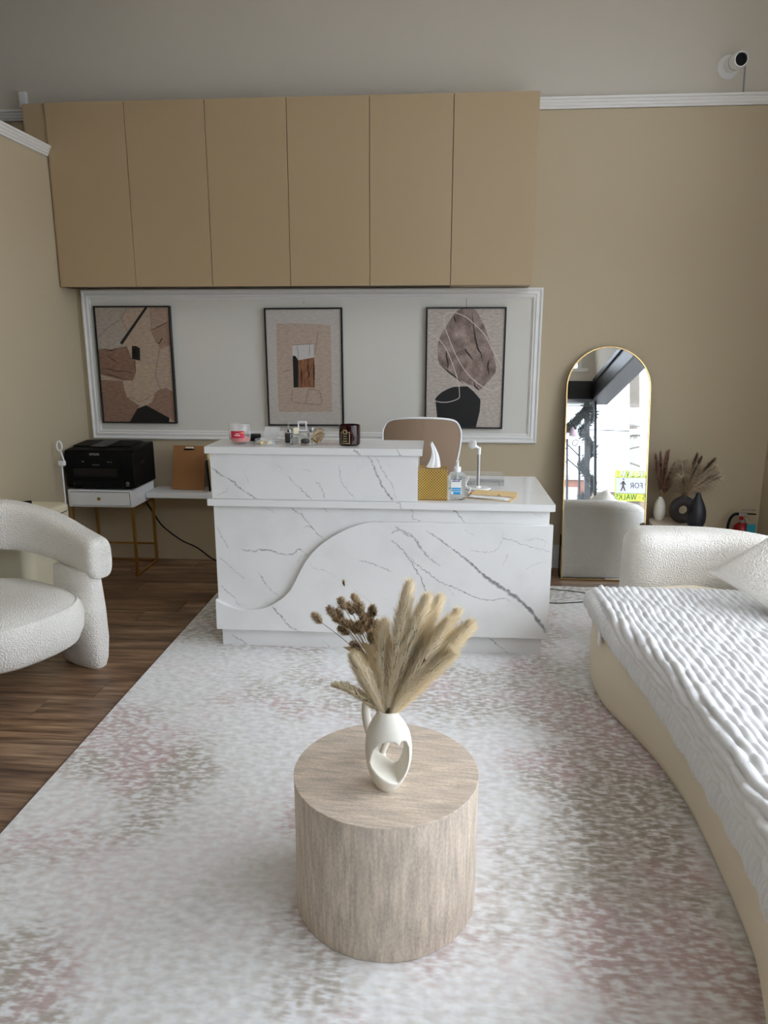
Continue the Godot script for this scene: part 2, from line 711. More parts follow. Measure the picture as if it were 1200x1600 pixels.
func mirror_and_glass() -> void:
	mat("mirror", Color(0.93, 0.94, 0.945), 0.0, 1.0)
	var g := mat("pane", Color(1, 1, 1, 0.03), 0.0)
	g.transparency = BaseMaterial3D.TRANSPARENCY_ALPHA
	g.metallic_specular = 0.26
	var a := mat("clear_glass", Color(0.97, 0.98, 0.98, 0.0), 0.02)
	a.refraction_enabled = true
	a.refraction_scale = 0.05
	var t := mat("thin_glass", Color(0.93, 0.94, 0.93, 0.10), 0.02)
	t.transparency = BaseMaterial3D.TRANSPARENCY_ALPHA
	var am := mat("amber_glass", Color(0.93, 0.86, 0.74, 0.0), 0.03)
	am.refraction_enabled = true
	am.refraction_scale = 0.05
	var gel := mat("gel", Color(0.96, 0.985, 0.99, 0.0), 0.03)
	gel.refraction_enabled = true
	gel.refraction_scale = 0.036

const ELEV_W := 1280
const ELEV_H := 808
# Front elevation of the desk in metres -> texture: x from -1.16 to 0.58, y from 1.08 down to -0.018.
func elev_uv(p: Vector3) -> Vector2:
	return Vector2((p.x + 1.16) / 1.74, (1.08 - p.y) / 1.098)

func stone_and_wood() -> void:
	# marble: white with grey veins; the front elevation follows the veins of the photograph
	var im := Image.create(ELEV_W, ELEV_H, false, Image.FORMAT_RGB8)
	var cloud := noise_bytes(ELEV_W, ELEV_H, 0.004, 11, 4)
	var data := PackedByteArray()
	data.resize(ELEV_W * ELEV_H * 3)
	for k in ELEV_W * ELEV_H:
		var c := 236 - int(maxf(0.0, (cloud[k] - 120) * 0.06))
		data[k * 3] = c + 1
		data[k * 3 + 1] = c
		data[k * 3 + 2] = c - 3
	im.set_data(ELEV_W, ELEV_H, false, Image.FORMAT_RGB8, data)
	var rough := noise(0.02, 3, 3)
	var grey := rgb8(140, 140, 142)
	# each: start width, end width, strength, then picture-plane points in metres (x, y)
	for q in marble_veins():
		var pts := []
		for k in range(3, q.size()): pts.append(elev_uv(Vector3(q[k].x, q[k].y, 0)) * Vector2(ELEV_W, ELEV_H))
		vein(im, spline2(pts, 5), q[0] * 1.3, q[1] * 1.3, grey, q[2], rough)
	var mm := mat("marble_front", Color.WHITE, 0.12)
	mm.albedo_texture = tex(im)
	# the same stone for tops and sides, by position
	var im2 := Image.create(512, 512, false, Image.FORMAT_RGB8)
	im2.fill(rgb8(237, 236, 233))
	var r2 := RandomNumberGenerator.new()
	r2.seed = 21
	for k in 7:
		var p := Vector2(r2.randf_range(0, 512), r2.randf_range(0, 512))
		var pts := []
		for s in 6:
			pts.append(p)
			p += Vector2(r2.randf_range(20, 60), r2.randf_range(10, 50))
		vein(im2, spline2(pts, 5), r2.randf_range(1, 3), 1.0, grey, r2.randf_range(0.3, 0.8), rough)
	var m2 := mat("marble", Color.WHITE, 0.06)
	m2.albedo_texture = tex(im2)
	m2.uv1_triplanar = true
	m2.uv1_world_triplanar = true
	m2.uv1_scale = Vector3.ONE * 0.9
	# travertine print: streaks along u
	var w := 1024
	var h := 512
	var s1 := noise_bytes(w, h, 0.11, 31, 4, 16, 1)
	var s2 := noise_bytes(w, h, 0.03, 32, 3, 8, 1)
	var s3 := noise_bytes(w, h, 0.22, 33, 3, 4, 1)
	var pit := noise_bytes(w, h, 0.16, 34, 2, 3, 1)
	var d := PackedByteArray()
	d.resize(w * h * 3)
	for k in w * h:
		var a := (s1[k] - 128) * 0.14 + (s2[k] - 128) * 0.13 + (s3[k] - 128) * 0.12
		var warm := (s2[k] - 128) * 0.015
		if pit[k] > 220: a -= 30.0
		d[k * 3] = clampi(int(211 + a), 0, 255)
		d[k * 3 + 1] = clampi(int(195 + a - warm), 0, 255)
		d[k * 3 + 2] = clampi(int(177 + a - warm * 2.0), 0, 255)
	var tm := Image.create_from_data(w, h, false, Image.FORMAT_RGB8, d)
	var tv := mat("travertine", Color.WHITE, 0.5)
	tv.albedo_texture = tex(tm)
	# oak-look floor boards: three tones of one grain
	var g1 := noise_bytes(w, 256, 0.03, 41, 4, 16, 1)
	var g2 := noise_bytes(w, 256, 0.12, 42, 3, 16, 1)
	var g3 := noise_bytes(w, 256, 0.01, 43, 3, 4, 1)
	var e := PackedByteArray()
	e.resize(w * 256 * 3)
	for k in w * 256:
		var a := (g1[k] - 128) * 0.34 + (g2[k] - 128) * 0.20 + (g3[k] - 128) * 0.18
		e[k * 3] = clampi(int(140 + a), 0, 255)
		e[k * 3 + 1] = clampi(int(112 + a * 0.9), 0, 255)
		e[k * 3 + 2] = clampi(int(88 + a * 0.75), 0, 255)
	var wt := tex(Image.create_from_data(w, 256, false, Image.FORMAT_RGB8, e))
	for k in 4:
		var wm := mat("plank%d" % k, [Color(1, 1, 1), Color(0.93, 0.92, 0.91), Color(0.98, 0.96, 0.93), Color(0.88, 0.865, 0.85)][k], 0.42)
		wm.albedo_texture = wt

func rug_texture() -> void:
	var w := 1024
	var h := 1408
	var big := noise_bytes(w, h, 0.0045, 51, 4)          # large faded areas
	var mid := noise_bytes(w, h, 0.13, 52, 4, 2, 1)
	var fine := noise_bytes(w, h, 0.3, 53, 3, 4, 1)       # weft streaks across
	var warp := noise_bytes(w, h, 0.15, 54, 3, 1, 4)
	var hue := noise_bytes(w, h, 0.006, 55, 3)
	var d := PackedByteArray()
	d.resize(w * h * 3)
	for k in w * h:
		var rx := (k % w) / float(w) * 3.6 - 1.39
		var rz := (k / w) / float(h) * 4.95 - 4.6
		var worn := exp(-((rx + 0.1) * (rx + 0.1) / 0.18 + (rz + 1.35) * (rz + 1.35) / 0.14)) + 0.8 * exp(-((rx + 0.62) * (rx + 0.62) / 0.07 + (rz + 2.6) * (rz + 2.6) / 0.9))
		var dye_and_shade := 1.1 * exp(-((rx - 0.62) * (rx - 0.62) / 0.05 + (rz + 2.2) * (rz + 2.2) / 0.5)) + 0.5 * exp(-((rx + 1.0) * (rx + 1.0) / 0.04 + (rz + 2.3) * (rz + 2.3) / 0.6))  # dye bands; the one beside the sofa also paints the sofa's shadow
		var patch := clampf((big[k] - 98) / 80.0 - 0.8 * worn + dye_and_shade, 0.0, 1.0)
		var m := (mid[k] + fine[k] * 0.9 + warp[k] * 0.5) / 2.4 - 118.0
		var dyed_shaded := clampf((m / 56.0 + 0.44) * (0.20 + patch * 0.56), 0.0, 0.70) + 0.22 * clampf(dye_and_shade, 0.0, 1.0) * (0.4 + mid[k] / 255.0)  # last term deepens the bands, painting sofa shadow into the rug colour
		var rose := clampf((hue[k] - 110) / 60.0, 0.0, 1.0)
		var grain := (warp[k] + fine[k] - 256) * 0.09
		d[k * 3] = clampi(int(lerpf(246, lerpf(156, 178, rose), dyed_shaded) + grain), 0, 255)
		d[k * 3 + 1] = clampi(int(lerpf(247, lerpf(144, 150, rose), dyed_shaded) + grain), 0, 255)
		d[k * 3 + 2] = clampi(int(lerpf(247, lerpf(128, 144, rose), dyed_shaded) + grain), 0, 255)
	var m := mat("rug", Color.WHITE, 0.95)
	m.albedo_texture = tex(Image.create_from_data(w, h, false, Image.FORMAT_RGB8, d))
	var n := NoiseTexture2D.new()
	n.width = 512
	n.height = 512
	n.seamless = true
	n.noise = noise(0.12, 56, 3)
	m.heightmap_enabled = true
	m.heightmap_texture = n
	m.heightmap_scale = 0.3
	mat("rug_edge", rgb8(112, 92, 78), 0.9)

func lattice_texture() -> void:
	var im := Image.create(128, 128, false, Image.FORMAT_RGB8)
	var hm := Image.create(128, 128, false, Image.FORMAT_L8)
	for y in 128:
		for x in 128:
			var a := absf(fposmod((x + y) / 32.0, 1.0) - 0.5) * 2.0
			var b := absf(fposmod((x - y) / 32.0, 1.0) - 0.5) * 2.0
			var r := maxf(a, b)
			var on := smoothstep(0.55, 0.75, r)
			im.set_pixel(x, y, rgb8(112, 82, 34).lerp(rgb8(222, 184, 98), on))
			hm.set_pixel(x, y, Color(on, on, on))
	var m := mat("gold_lattice", Color.WHITE, 0.4, 0.35)
	m.albedo_texture = tex(im)
	m.heightmap_enabled = true
	m.heightmap_texture = tex(hm)
	m.heightmap_scale = 0.15
	m.uv1_scale = Vector3(18, 18, 1)

func marble_veins() -> Array:
	return [
		[1.6, 4.5, 0.75, Vector2(-0.061, 0.665), Vector2(0.018, 0.610), Vector2(0.145, 0.516), Vector2(0.225, 0.444), Vector2(0.345, 0.365), Vector2(0.426, 0.301), Vector2(0.483, 0.235), Vector2(0.542, 0.152)],
		[3.2, 4.2, 0.50, Vector2(0.145, 0.516), Vector2(0.241, 0.428), Vector2(0.345, 0.357), Vector2(0.450, 0.276), Vector2(0.500, 0.211)],
		[1.6, 2.0, 0.80, Vector2(-0.233, 0.613), Vector2(-0.185, 0.573), Vector2(-0.146, 0.525), Vector2(-0.097, 0.444), Vector2(-0.065, 0.378), Vector2(-0.047, 0.295)],
		[1.8, 1.2, 0.80, Vector2(-0.146, 0.525), Vector2(-0.066, 0.461), Vector2(0.014, 0.401), Vector2(0.085, 0.374), Vector2(0.150, 0.343), Vector2(0.197, 0.323), Vector2(0.261, 0.312), Vector2(0.331, 0.322), Vector2(0.370, 0.307)],
		[3.5, 2.0, 0.32, Vector2(-0.209, 0.678), Vector2(-0.162, 0.643), Vector2(-0.122, 0.623), Vector2(-0.067, 0.551), Vector2(-0.027, 0.511), Vector2(0.020, 0.479)],
		[2.4, 1.4, 0.35, Vector2(-0.233, 0.637), Vector2(-0.194, 0.662), Vector2(-0.131, 0.640), Vector2(-0.091, 0.592), Vector2(-0.076, 0.575)],
		[1.2, 1.2, 0.60, Vector2(0.310, 0.672), Vector2(0.315, 0.632), Vector2(0.358, 0.622), Vector2(0.405, 0.603), Vector2(0.497, 0.580), Vector2(0.544, 0.566)],
		[1.2, 1.2, 0.42, Vector2(0.159, 0.565), Vector2(0.222, 0.558), Vector2(0.283, 0.572), Vector2(0.311, 0.625)],
		[1.0, 1.2, 0.40, Vector2(0.425, 0.474), Vector2(0.486, 0.508), Vector2(0.538, 0.521)],
		[1.0, 1.2, 0.40, Vector2(0.317, 0.487), Vector2(0.331, 0.528), Vector2(0.345, 0.553)],
		[1.2, 1.2, 0.35, Vector2(0.412, 0.619), Vector2(0.480, 0.632), Vector2(0.519, 0.613), Vector2(0.497, 0.584)],
		[1.2, 1.0, 0.40, Vector2(0.125, 0.676), Vector2(0.148, 0.657), Vector2(0.173, 0.638)],
		[1.0, 1.0, 0.40, Vector2(0.022, 0.393), Vector2(0.062, 0.361), Vector2(0.086, 0.324)],
		[1.4, 1.4, 0.50, Vector2(-0.399, 0.506), Vector2(-0.311, 0.484), Vector2(-0.224, 0.445)],
		[1.0, 1.0, 0.38, Vector2(-0.640, 0.484), Vector2(-0.609, 0.455), Vector2(-0.552, 0.441), Vector2(-0.472, 0.388)],
		[1.0, 1.0, 0.35, Vector2(-0.417, 0.352), Vector2(-0.352, 0.303), Vector2(-0.304, 0.253)],
		[2.4, 1.8, 0.65, Vector2(-0.834, 0.246), Vector2(-0.802, 0.212), Vector2(-0.771, 0.171), Vector2(-0.739, 0.137), Vector2(-0.690, 0.117)],
		[1.8, 1.4, 0.70, Vector2(-0.745, 0.773), Vector2(-0.706, 0.737), Vector2(-0.675, 0.718), Vector2(-0.636, 0.670), Vector2(-0.605, 0.633), Vector2(-0.566, 0.597)],
		[2.2, 1.5, 0.70, Vector2(-0.987, 0.538), Vector2(-0.931, 0.527), Vector2(-0.890, 0.536), Vector2(-0.841, 0.533), Vector2(-0.784, 0.518), Vector2(-0.728, 0.516), Vector2(-0.695, 0.545), Vector2(-0.648, 0.513)],
		[2.2, 1.5, 0.40, Vector2(-0.668, 0.660), Vector2(-0.636, 0.661), Vector2(-0.605, 0.633)],
		[1.4, 1.2, 0.70, Vector2(-1.104, 0.651), Vector2(-1.090, 0.602), Vector2(-1.071, 0.578), Vector2(-1.053, 0.537)],
		[1.2, 1.2, 0.60, Vector2(-1.112, 0.497), Vector2(-1.049, 0.444), Vector2(-1.018, 0.412), Vector2(-0.978, 0.383)],
		[1.4, 1.2, 0.55, Vector2(-1.111, 0.345), Vector2(-1.071, 0.308), Vector2(-1.031, 0.275), Vector2(-1.025, 0.249), Vector2(-0.984, 0.233)],
		[2.0, 1.4, 0.50, Vector2(-0.903, 0.415), Vector2(-0.879, 0.373), Vector2(-0.864, 0.348), Vector2(-0.832, 0.315), Vector2(-0.800, 0.290)],
		[1.2, 1.0, 0.35, Vector2(-0.921, 0.769), Vector2(-0.850, 0.750), Vector2(-0.802, 0.723)],
		[1.6, 1.2, 0.45, Vector2(-0.602, 0.767), Vector2(-0.571, 0.760), Vector2(-0.540, 0.732)],
		[1.2, 1.2, 0.35, Vector2(-0.705, 0.461), Vector2(-0.688, 0.503), Vector2(-0.647, 0.522)],
		[2.0, 1.4, 0.45, Vector2(-0.156, 0.768), Vector2(-0.124, 0.748), Vector2(-0.127, 0.712), Vector2(-0.077, 0.705)],
		[2.0, 1.4, 0.75, Vector2(0.061, 0.772), Vector2(0.093, 0.740), Vector2(0.132, 0.697)],
		[1.0, 1.0, 0.30, Vector2(0.382, 0.769), Vector2(0.443, 0.755), Vector2(0.505, 0.733)],
		[2.0, 2.0, 0.70, Vector2(-1.110, 0.960), Vector2(-1.073, 0.923), Vector2(-1.023, 0.898), Vector2(-0.958, 0.844), Vector2(-0.891, 0.802)],
		[1.2, 1.0, 0.45, Vector2(-1.096, 0.816), Vector2(-1.043, 0.842), Vector2(-1.034, 0.868)],
		[1.2, 1.4, 0.65, Vector2(-0.735, 0.919), Vector2(-0.702, 0.882), Vector2(-0.669, 0.852), Vector2(-0.620, 0.802)],
		[1.2, 1.4, 0.50, Vector2(-0.601, 0.900), Vector2(-0.572, 0.867), Vector2(-0.561, 0.834), Vector2(-0.553, 0.803)],
		[1.2, 1.3, 0.55, Vector2(-0.483, 0.977), Vector2(-0.476, 0.919), Vector2(-0.467, 0.886), Vector2(-0.435, 0.843), Vector2(-0.402, 0.806)],
		[1.8, 2.2, 0.70, Vector2(-0.343, 1.029), Vector2(-0.322, 0.988), Vector2(-0.301, 0.938), Vector2(-0.261, 0.855), Vector2(-0.219, 0.805)],
		[1.4, 1.4, 0.40, Vector2(-0.309, 1.029), Vector2(-0.269, 0.947), Vector2(-0.227, 0.881), Vector2(-0.206, 0.814)],
		[1.0, 1.0, 0.35, Vector2(-0.954, 0.946), Vector2(-0.938, 0.912), Vector2(-0.935, 0.878)],
		[1.0, 1.0, 0.30, Vector2(-0.783, 0.973), Vector2(-0.764, 0.952)],
		[1.0, 1.0, 0.30, Vector2(-0.667, 0.958), Vector2(-0.617, 0.942)],
		[1.8, 1.4, 0.45, Vector2(-1.071, 0.066), Vector2(-0.977, 0.004), Vector2(-0.904, -0.059)],
		[1.4, 1.2, 0.35, Vector2(-0.601, 0.060), Vector2(-0.549, 0.008), Vector2(-0.528, -0.045)],
		[1.8, 1.3, 0.50, Vector2(0.221, 0.114), Vector2(0.294, 0.069), Vector2(0.368, 0.008)],
	]

# ------------------------------------------------------------------ room shell
func build_room() -> void:
	var back := struct("wall_back", span_box(Vector3(-4.2, -0.1, ZB - 0.15), Vector3(XR + 0.2, 2.96, ZB), 0.0005), M.wall)
	part(back, "upper_wall", span_box(Vector3(-4.2, 2.962, ZB - 0.15), Vector3(XR + 0.2, YC, ZB), 0.0005), M.wall_white)
	# left partition: lower than the room
	var left := struct("wall_left", span_box(Vector3(XL - 0.13, 0, -4.815), Vector3(XL, 2.69, ZF), 0.001), M.wall)
	part(left, "corner_return", span_box(Vector3(XL - 0.13, 0, ZB + 0.001), Vector3(XL, 1.905, -4.8155), 0.001), M.wall)
	struct("wall_far_left", span_box(Vector3(-4.2, 0, ZB), Vector3(-4.05, YC, ZF), 0.001), M.wall)
	struct("ceiling", span_box(Vector3(-4.2, YC, ZB - 0.15), Vector3(XR + 0.2, YC + 0.12, ZF + 0.2), 0.001), M.ceiling)
	# right wall with the long shop window
	var z0 := -3.7
	var z1 := 0.5
	var right := struct("wall_right", span_box(Vector3(XR, 0, ZB), Vector3(XR + 0.2, 2.96, z0), 0.001), M.wall)
	part(right, "upper_wall", span_box(Vector3(XR, 2.962, ZB), Vector3(XR + 0.2, YC, -3.95), 0.001), M.wall_white)
	part(right, "upper_wall", span_box(Vector3(XR, 2.962, -1.95), Vector3(XR + 0.2, YC, ZF + 0.2), 0.001), M.wall_white)
	part(right, "upper_wall", span_box(Vector3(XR, 3.75, -3.95), Vector3(XR + 0.2, YC, -1.95), 0.001), M.wall_white)
	part(right, "lintel", span_box(Vector3(XR, 2.765, z0), Vector3(XR + 0.2, 2.961, ZF + 0.2), 0.001), M.wall_white)
	part(right, "sill_wall", span_box(Vector3(XR, 0, z0), Vector3(XR + 0.2, 0.40, z1 + 0.1), 0.001), M.black_soft)
	var win := Node3D.new()
	win.name = "window_1"
	add_child(win)
	win.set_meta("kind", "structure")
	part(win, "header", span_box(Vector3(XR - 0.03, 2.47, z0), Vector3(XR + 0.22, 2.763, ZF + 0.2), 0.006), M.black_frame)
	part(win, "header_moulding", span_box(Vector3(XR - 0.055, 2.70, z0), Vector3(XR - 0.03, 2.763, z1), 0.006), M.black_frame)
	part(win, "header_moulding", span_box(Vector3(XR - 0.045, 2.47, z0), Vector3(XR - 0.03, 2.51, z1), 0.006), M.black_frame)
	part(win, "sill", span_box(Vector3(XR - 0.05, 0.40, z0), Vector3(XR + 0.22, 0.45, z1 + 0.1), 0.006), M.black_frame)
	part(win, "sill_moulding", span_box(Vector3(XR - 0.03, 0.27, z0), Vector3(XR, 0.31, z1), 0.006), M.black_frame)
	part(win, "bottom_rail", span_box(Vector3(XR + 0.15, 0.45, z0), Vector3(XR + 0.2, 0.52, z1 + 0.1), 0.004), M.black_frame)
	part(win, "jamb", span_box(Vector3(XR - 0.01, 0.45, z0 - 0.02), Vector3(XR + 0.2, 2.47, z0 + 0.06), 0.005), M.black_frame)
	part(win, "corner_post", span_box(Vector3(XR - 0.005, 0.4, z1 + 0.1), Vector3(XR + 0.03, 2.47, z1 + 0.14), 0.005), M.black_frame)
	part(win, "pane", span_box(Vector3(XR + 0.17, 0.5, z0 + 0.05), Vector3(XR + 0.174, 2.48, z1 + 0.1), 0.0005), M.pane)
	# front wall: shop window, black beam, transom lights above
	var front := struct("wall_front", span_box(Vector3(-4.2, 0, ZF), Vector3(FX, 2.76, ZF + 0.2), 0.001), M.black_soft)  # solid unseen stretch, made black to cut light and bounce from the front
	part(front, "beam_wall", span_box(Vector3(-4.2, 2.76, ZF), Vector3(XR, 2.9, ZF + 0.2), 0.001), M.wall_white)
	part(front, "top_wall", span_box(Vector3(-4.2, 3.7, ZF), Vector3(XR, YC, ZF + 0.2), 0.001), M.wall_white)
	part(front, "upper_left_wall", span_box(Vector3(-4.2, 2.9, ZF), Vector3(-0.26, 3.7, ZF + 0.2), 0.001), M.wall_white)
	part(front, "corner_pier", span_box(Vector3(XR - 0.18, 2.9, ZF), Vector3(XR, 3.7, ZF + 0.2), 0.001), M.wall_white)
	part(front, "knee_wall", span_box(Vector3(FX, 0, ZF), Vector3(XR, 0.35, ZF + 0.2), 0.001), M.black_soft)
	var w2 := Node3D.new()
	w2.name = "window_2"
	add_child(w2)
	w2.set_meta("kind", "structure")
	part(w2, "beam", span_box(Vector3(FX, 2.5, ZF - 0.02), Vector3(XR - 0.031, 2.762, ZF + 0.2), 0.006), M.black_frame)
	part(w2, "sill", span_box(Vector3(FX, 0.35, ZF - 0.02), Vector3(XR - 0.06, 0.4, ZF + 0.2), 0.006), M.black_frame)
	for x in [FX]:
		part(w2, "mullion", span_box(Vector3(x, 0.4, ZF + 0.1), Vector3(x + 0.06, 2.5, ZF + 0.17), 0.005), M.black_frame)
	part(w2, "pane", span_box(Vector3(FX + 0.06, 0.4, ZF + 0.13), Vector3(XR + 0.17, 2.5, ZF + 0.134), 0.0005), M.pane)
	var door := Node3D.new()
	door.name = "door_1"  # added door, unseen, black like the wall to hold back light
	add_child(door)
	door.set_meta("kind", "structure")
	part(door, "leaf", span_box(Vector3(-0.6, 0.01, ZF - 0.035), Vector3(0.4, 2.2, ZF - 0.001), 0.004), M.black_frame)
	for y in [0.2, 1.15]: part(door, "panel", span_box(Vector3(-0.45, y, ZF - 0.045), Vector3(0.25, y + 0.85, ZF - 0.036), 0.004), M.black_soft)
	part(door, "handle", rod(Vector3(0.33, 0.95, ZF - 0.08), Vector3(0.33, 1.15, ZF - 0.08), 0.012, 10), M.steel)
	var w3 := Node3D.new()
	w3.name = "window_3"
	add_child(w3)
	w3.set_meta("kind", "structure")
	part(w3, "sill", span_box(Vector3(-0.3, 2.9, ZF - 0.05), Vector3(XR - 0.1, 2.94, ZF + 0.2), 0.005), M.trim)
	for x in [-0.26, 0.76, 1.60, 1.94]:
		part(w3, "mullion", span_box(Vector3(x, 2.94, ZF + 0.02), Vector3(x + 0.06, 3.7, ZF + 0.14), 0.005), M.trim)
	for k in 3:
		var xa: float = [-0.20, 0.82, 1.66][k]
		var xb: float = [0.76, 1.60, 1.94][k]
		part(w3, "pane", span_box(Vector3(xa, 2.94, ZF + 0.08), Vector3(xb, 3.7, ZF + 0.084), 0.0005), M.pane)
	# high light in the side wall, above the window head
	var w4 := Node3D.new()
	w4.name = "window_4"
	add_child(w4)
	w4.set_meta("kind", "structure")
	part(w4, "sill", span_box(Vector3(XR - 0.03, 2.962, -3.95), Vector3(XR + 0.2, 3.0, -1.95), 0.005), M.trim)
	for k in 4:
		part(w4, "mullion", span_box(Vector3(XR + 0.05, 3.0, -3.95 + k * 0.65), Vector3(XR + 0.15, 3.75, -3.89 + k * 0.65), 0.005), M.trim)
	for k in 3:
		part(w4, "pane", span_box(Vector3(XR + 0.1, 3.0, -3.89 + k * 0.65), Vector3(XR + 0.104, 3.75, -3.30 + k * 0.65), 0.0005), M.pane)
	# mouldings
	crown("trim_1", Vector3(0.555, 2.962, ZB), Vector3(XR, 2.962, ZB), Vector3(0, 0, 1))
	crown("trim_2", Vector3(-4.05, 2.962, ZB), Vector3(-2.64, 2.962, ZB), Vector3(0, 0, 1))
	crown("trim_3", Vector3(XL, 2.692, ZF), Vector3(XL, 2.692, -4.8), Vector3(1, 0, 0))
	struct("trim_4", span_box(Vector3(XL - 0.13, 2.69, -4.8), Vector3(XL - 0.002, 2.752, ZF), 0.002), M.trim)
	struct("baseboard_back", span_box(Vector3(0.2, 0, ZB), Vector3(XR - 0.002, 0.17, ZB + 0.016), 0.004), M.trim)
	struct("baseboard_right", span_box(Vector3(XR - 0.016, 0, ZB + 0.017), Vector3(XR, 0.17, -3.71), 0.004), M.trim)
	build_floor()

func crown(called: String, a: Vector3, b: Vector3, out: Vector3) -> void:
	# stepped profile (out, up) swept along the wall
	var prof := [Vector2(0, 0), Vector2(0.010, 0), Vector2(0.012, 0.012), Vector2(0.018, 0.016), Vector2(0.018, 0.026), Vector2(0.026, 0.036), Vector2(0.026, 0.044), Vector2(0.034, 0.050), Vector2(0.034, 0.062), Vector2(0, 0.062)]
	var v := PackedVector3Array()
	var idx := PackedInt32Array()
	var n := prof.size()
	for e in [a, b]:
		for p in prof: v.append(e + out * p.x + Vector3.UP * p.y)
	for k in n:
		var k2 := (k + 1) % n
		idx.append_array([k, k2, k2 + n, k, k2 + n, k + n])
	for k in range(1, n - 1):
		idx.append_array([0, k + 1, k, n, n + k, n + k + 1])
	struct(called, mk(v, idx, PackedVector2Array(), 30.0), M.trim)

func build_floor() -> void:
	var fl := struct("floor", span_box(Vector3(-4.2, -0.12, ZB - 0.15), Vector3(XR + 0.2, -0.014, ZF + 0.2), 0.001), M.cabinet_inside)
	var pw := 0.178
	var pl := 1.215
	var meshes := []
	var r := RandomNumberGenerator.new()
	r.seed = 4
	for k in 8:
		var d := rbox_data(Vector3(pl - 0.002, 0.014, pw - 0.0018), 0.0012, 1)
		var uv := PackedVector2Array()
		var off := Vector2(r.randf(), r.randf())
		for p in d[0]: uv.append(Vector2(p.x / 1.4, p.z / 0.36) + off)
		meshes.append(mk(d[0], d[1], uv, 35.0))
	var row := 0
	var z := ZB + pw / 2
	while z < ZF:
		var shift: float = [0.0, 0.42, 0.83, 0.21, 0.64, 1.02][row % 6]
		var x := XL - 0.13 - shift + 0.3
		while x < XR + pl / 2:
			var cx := x
			if cx + pl / 2 > XL and cx - pl / 2 < XR:
				part(fl, "plank", meshes[r.randi() % 8], M["plank%d" % (r.randi() % 4)], Vector3(cx, -0.007, z))
			x += pl
		z += pw
		row += 1

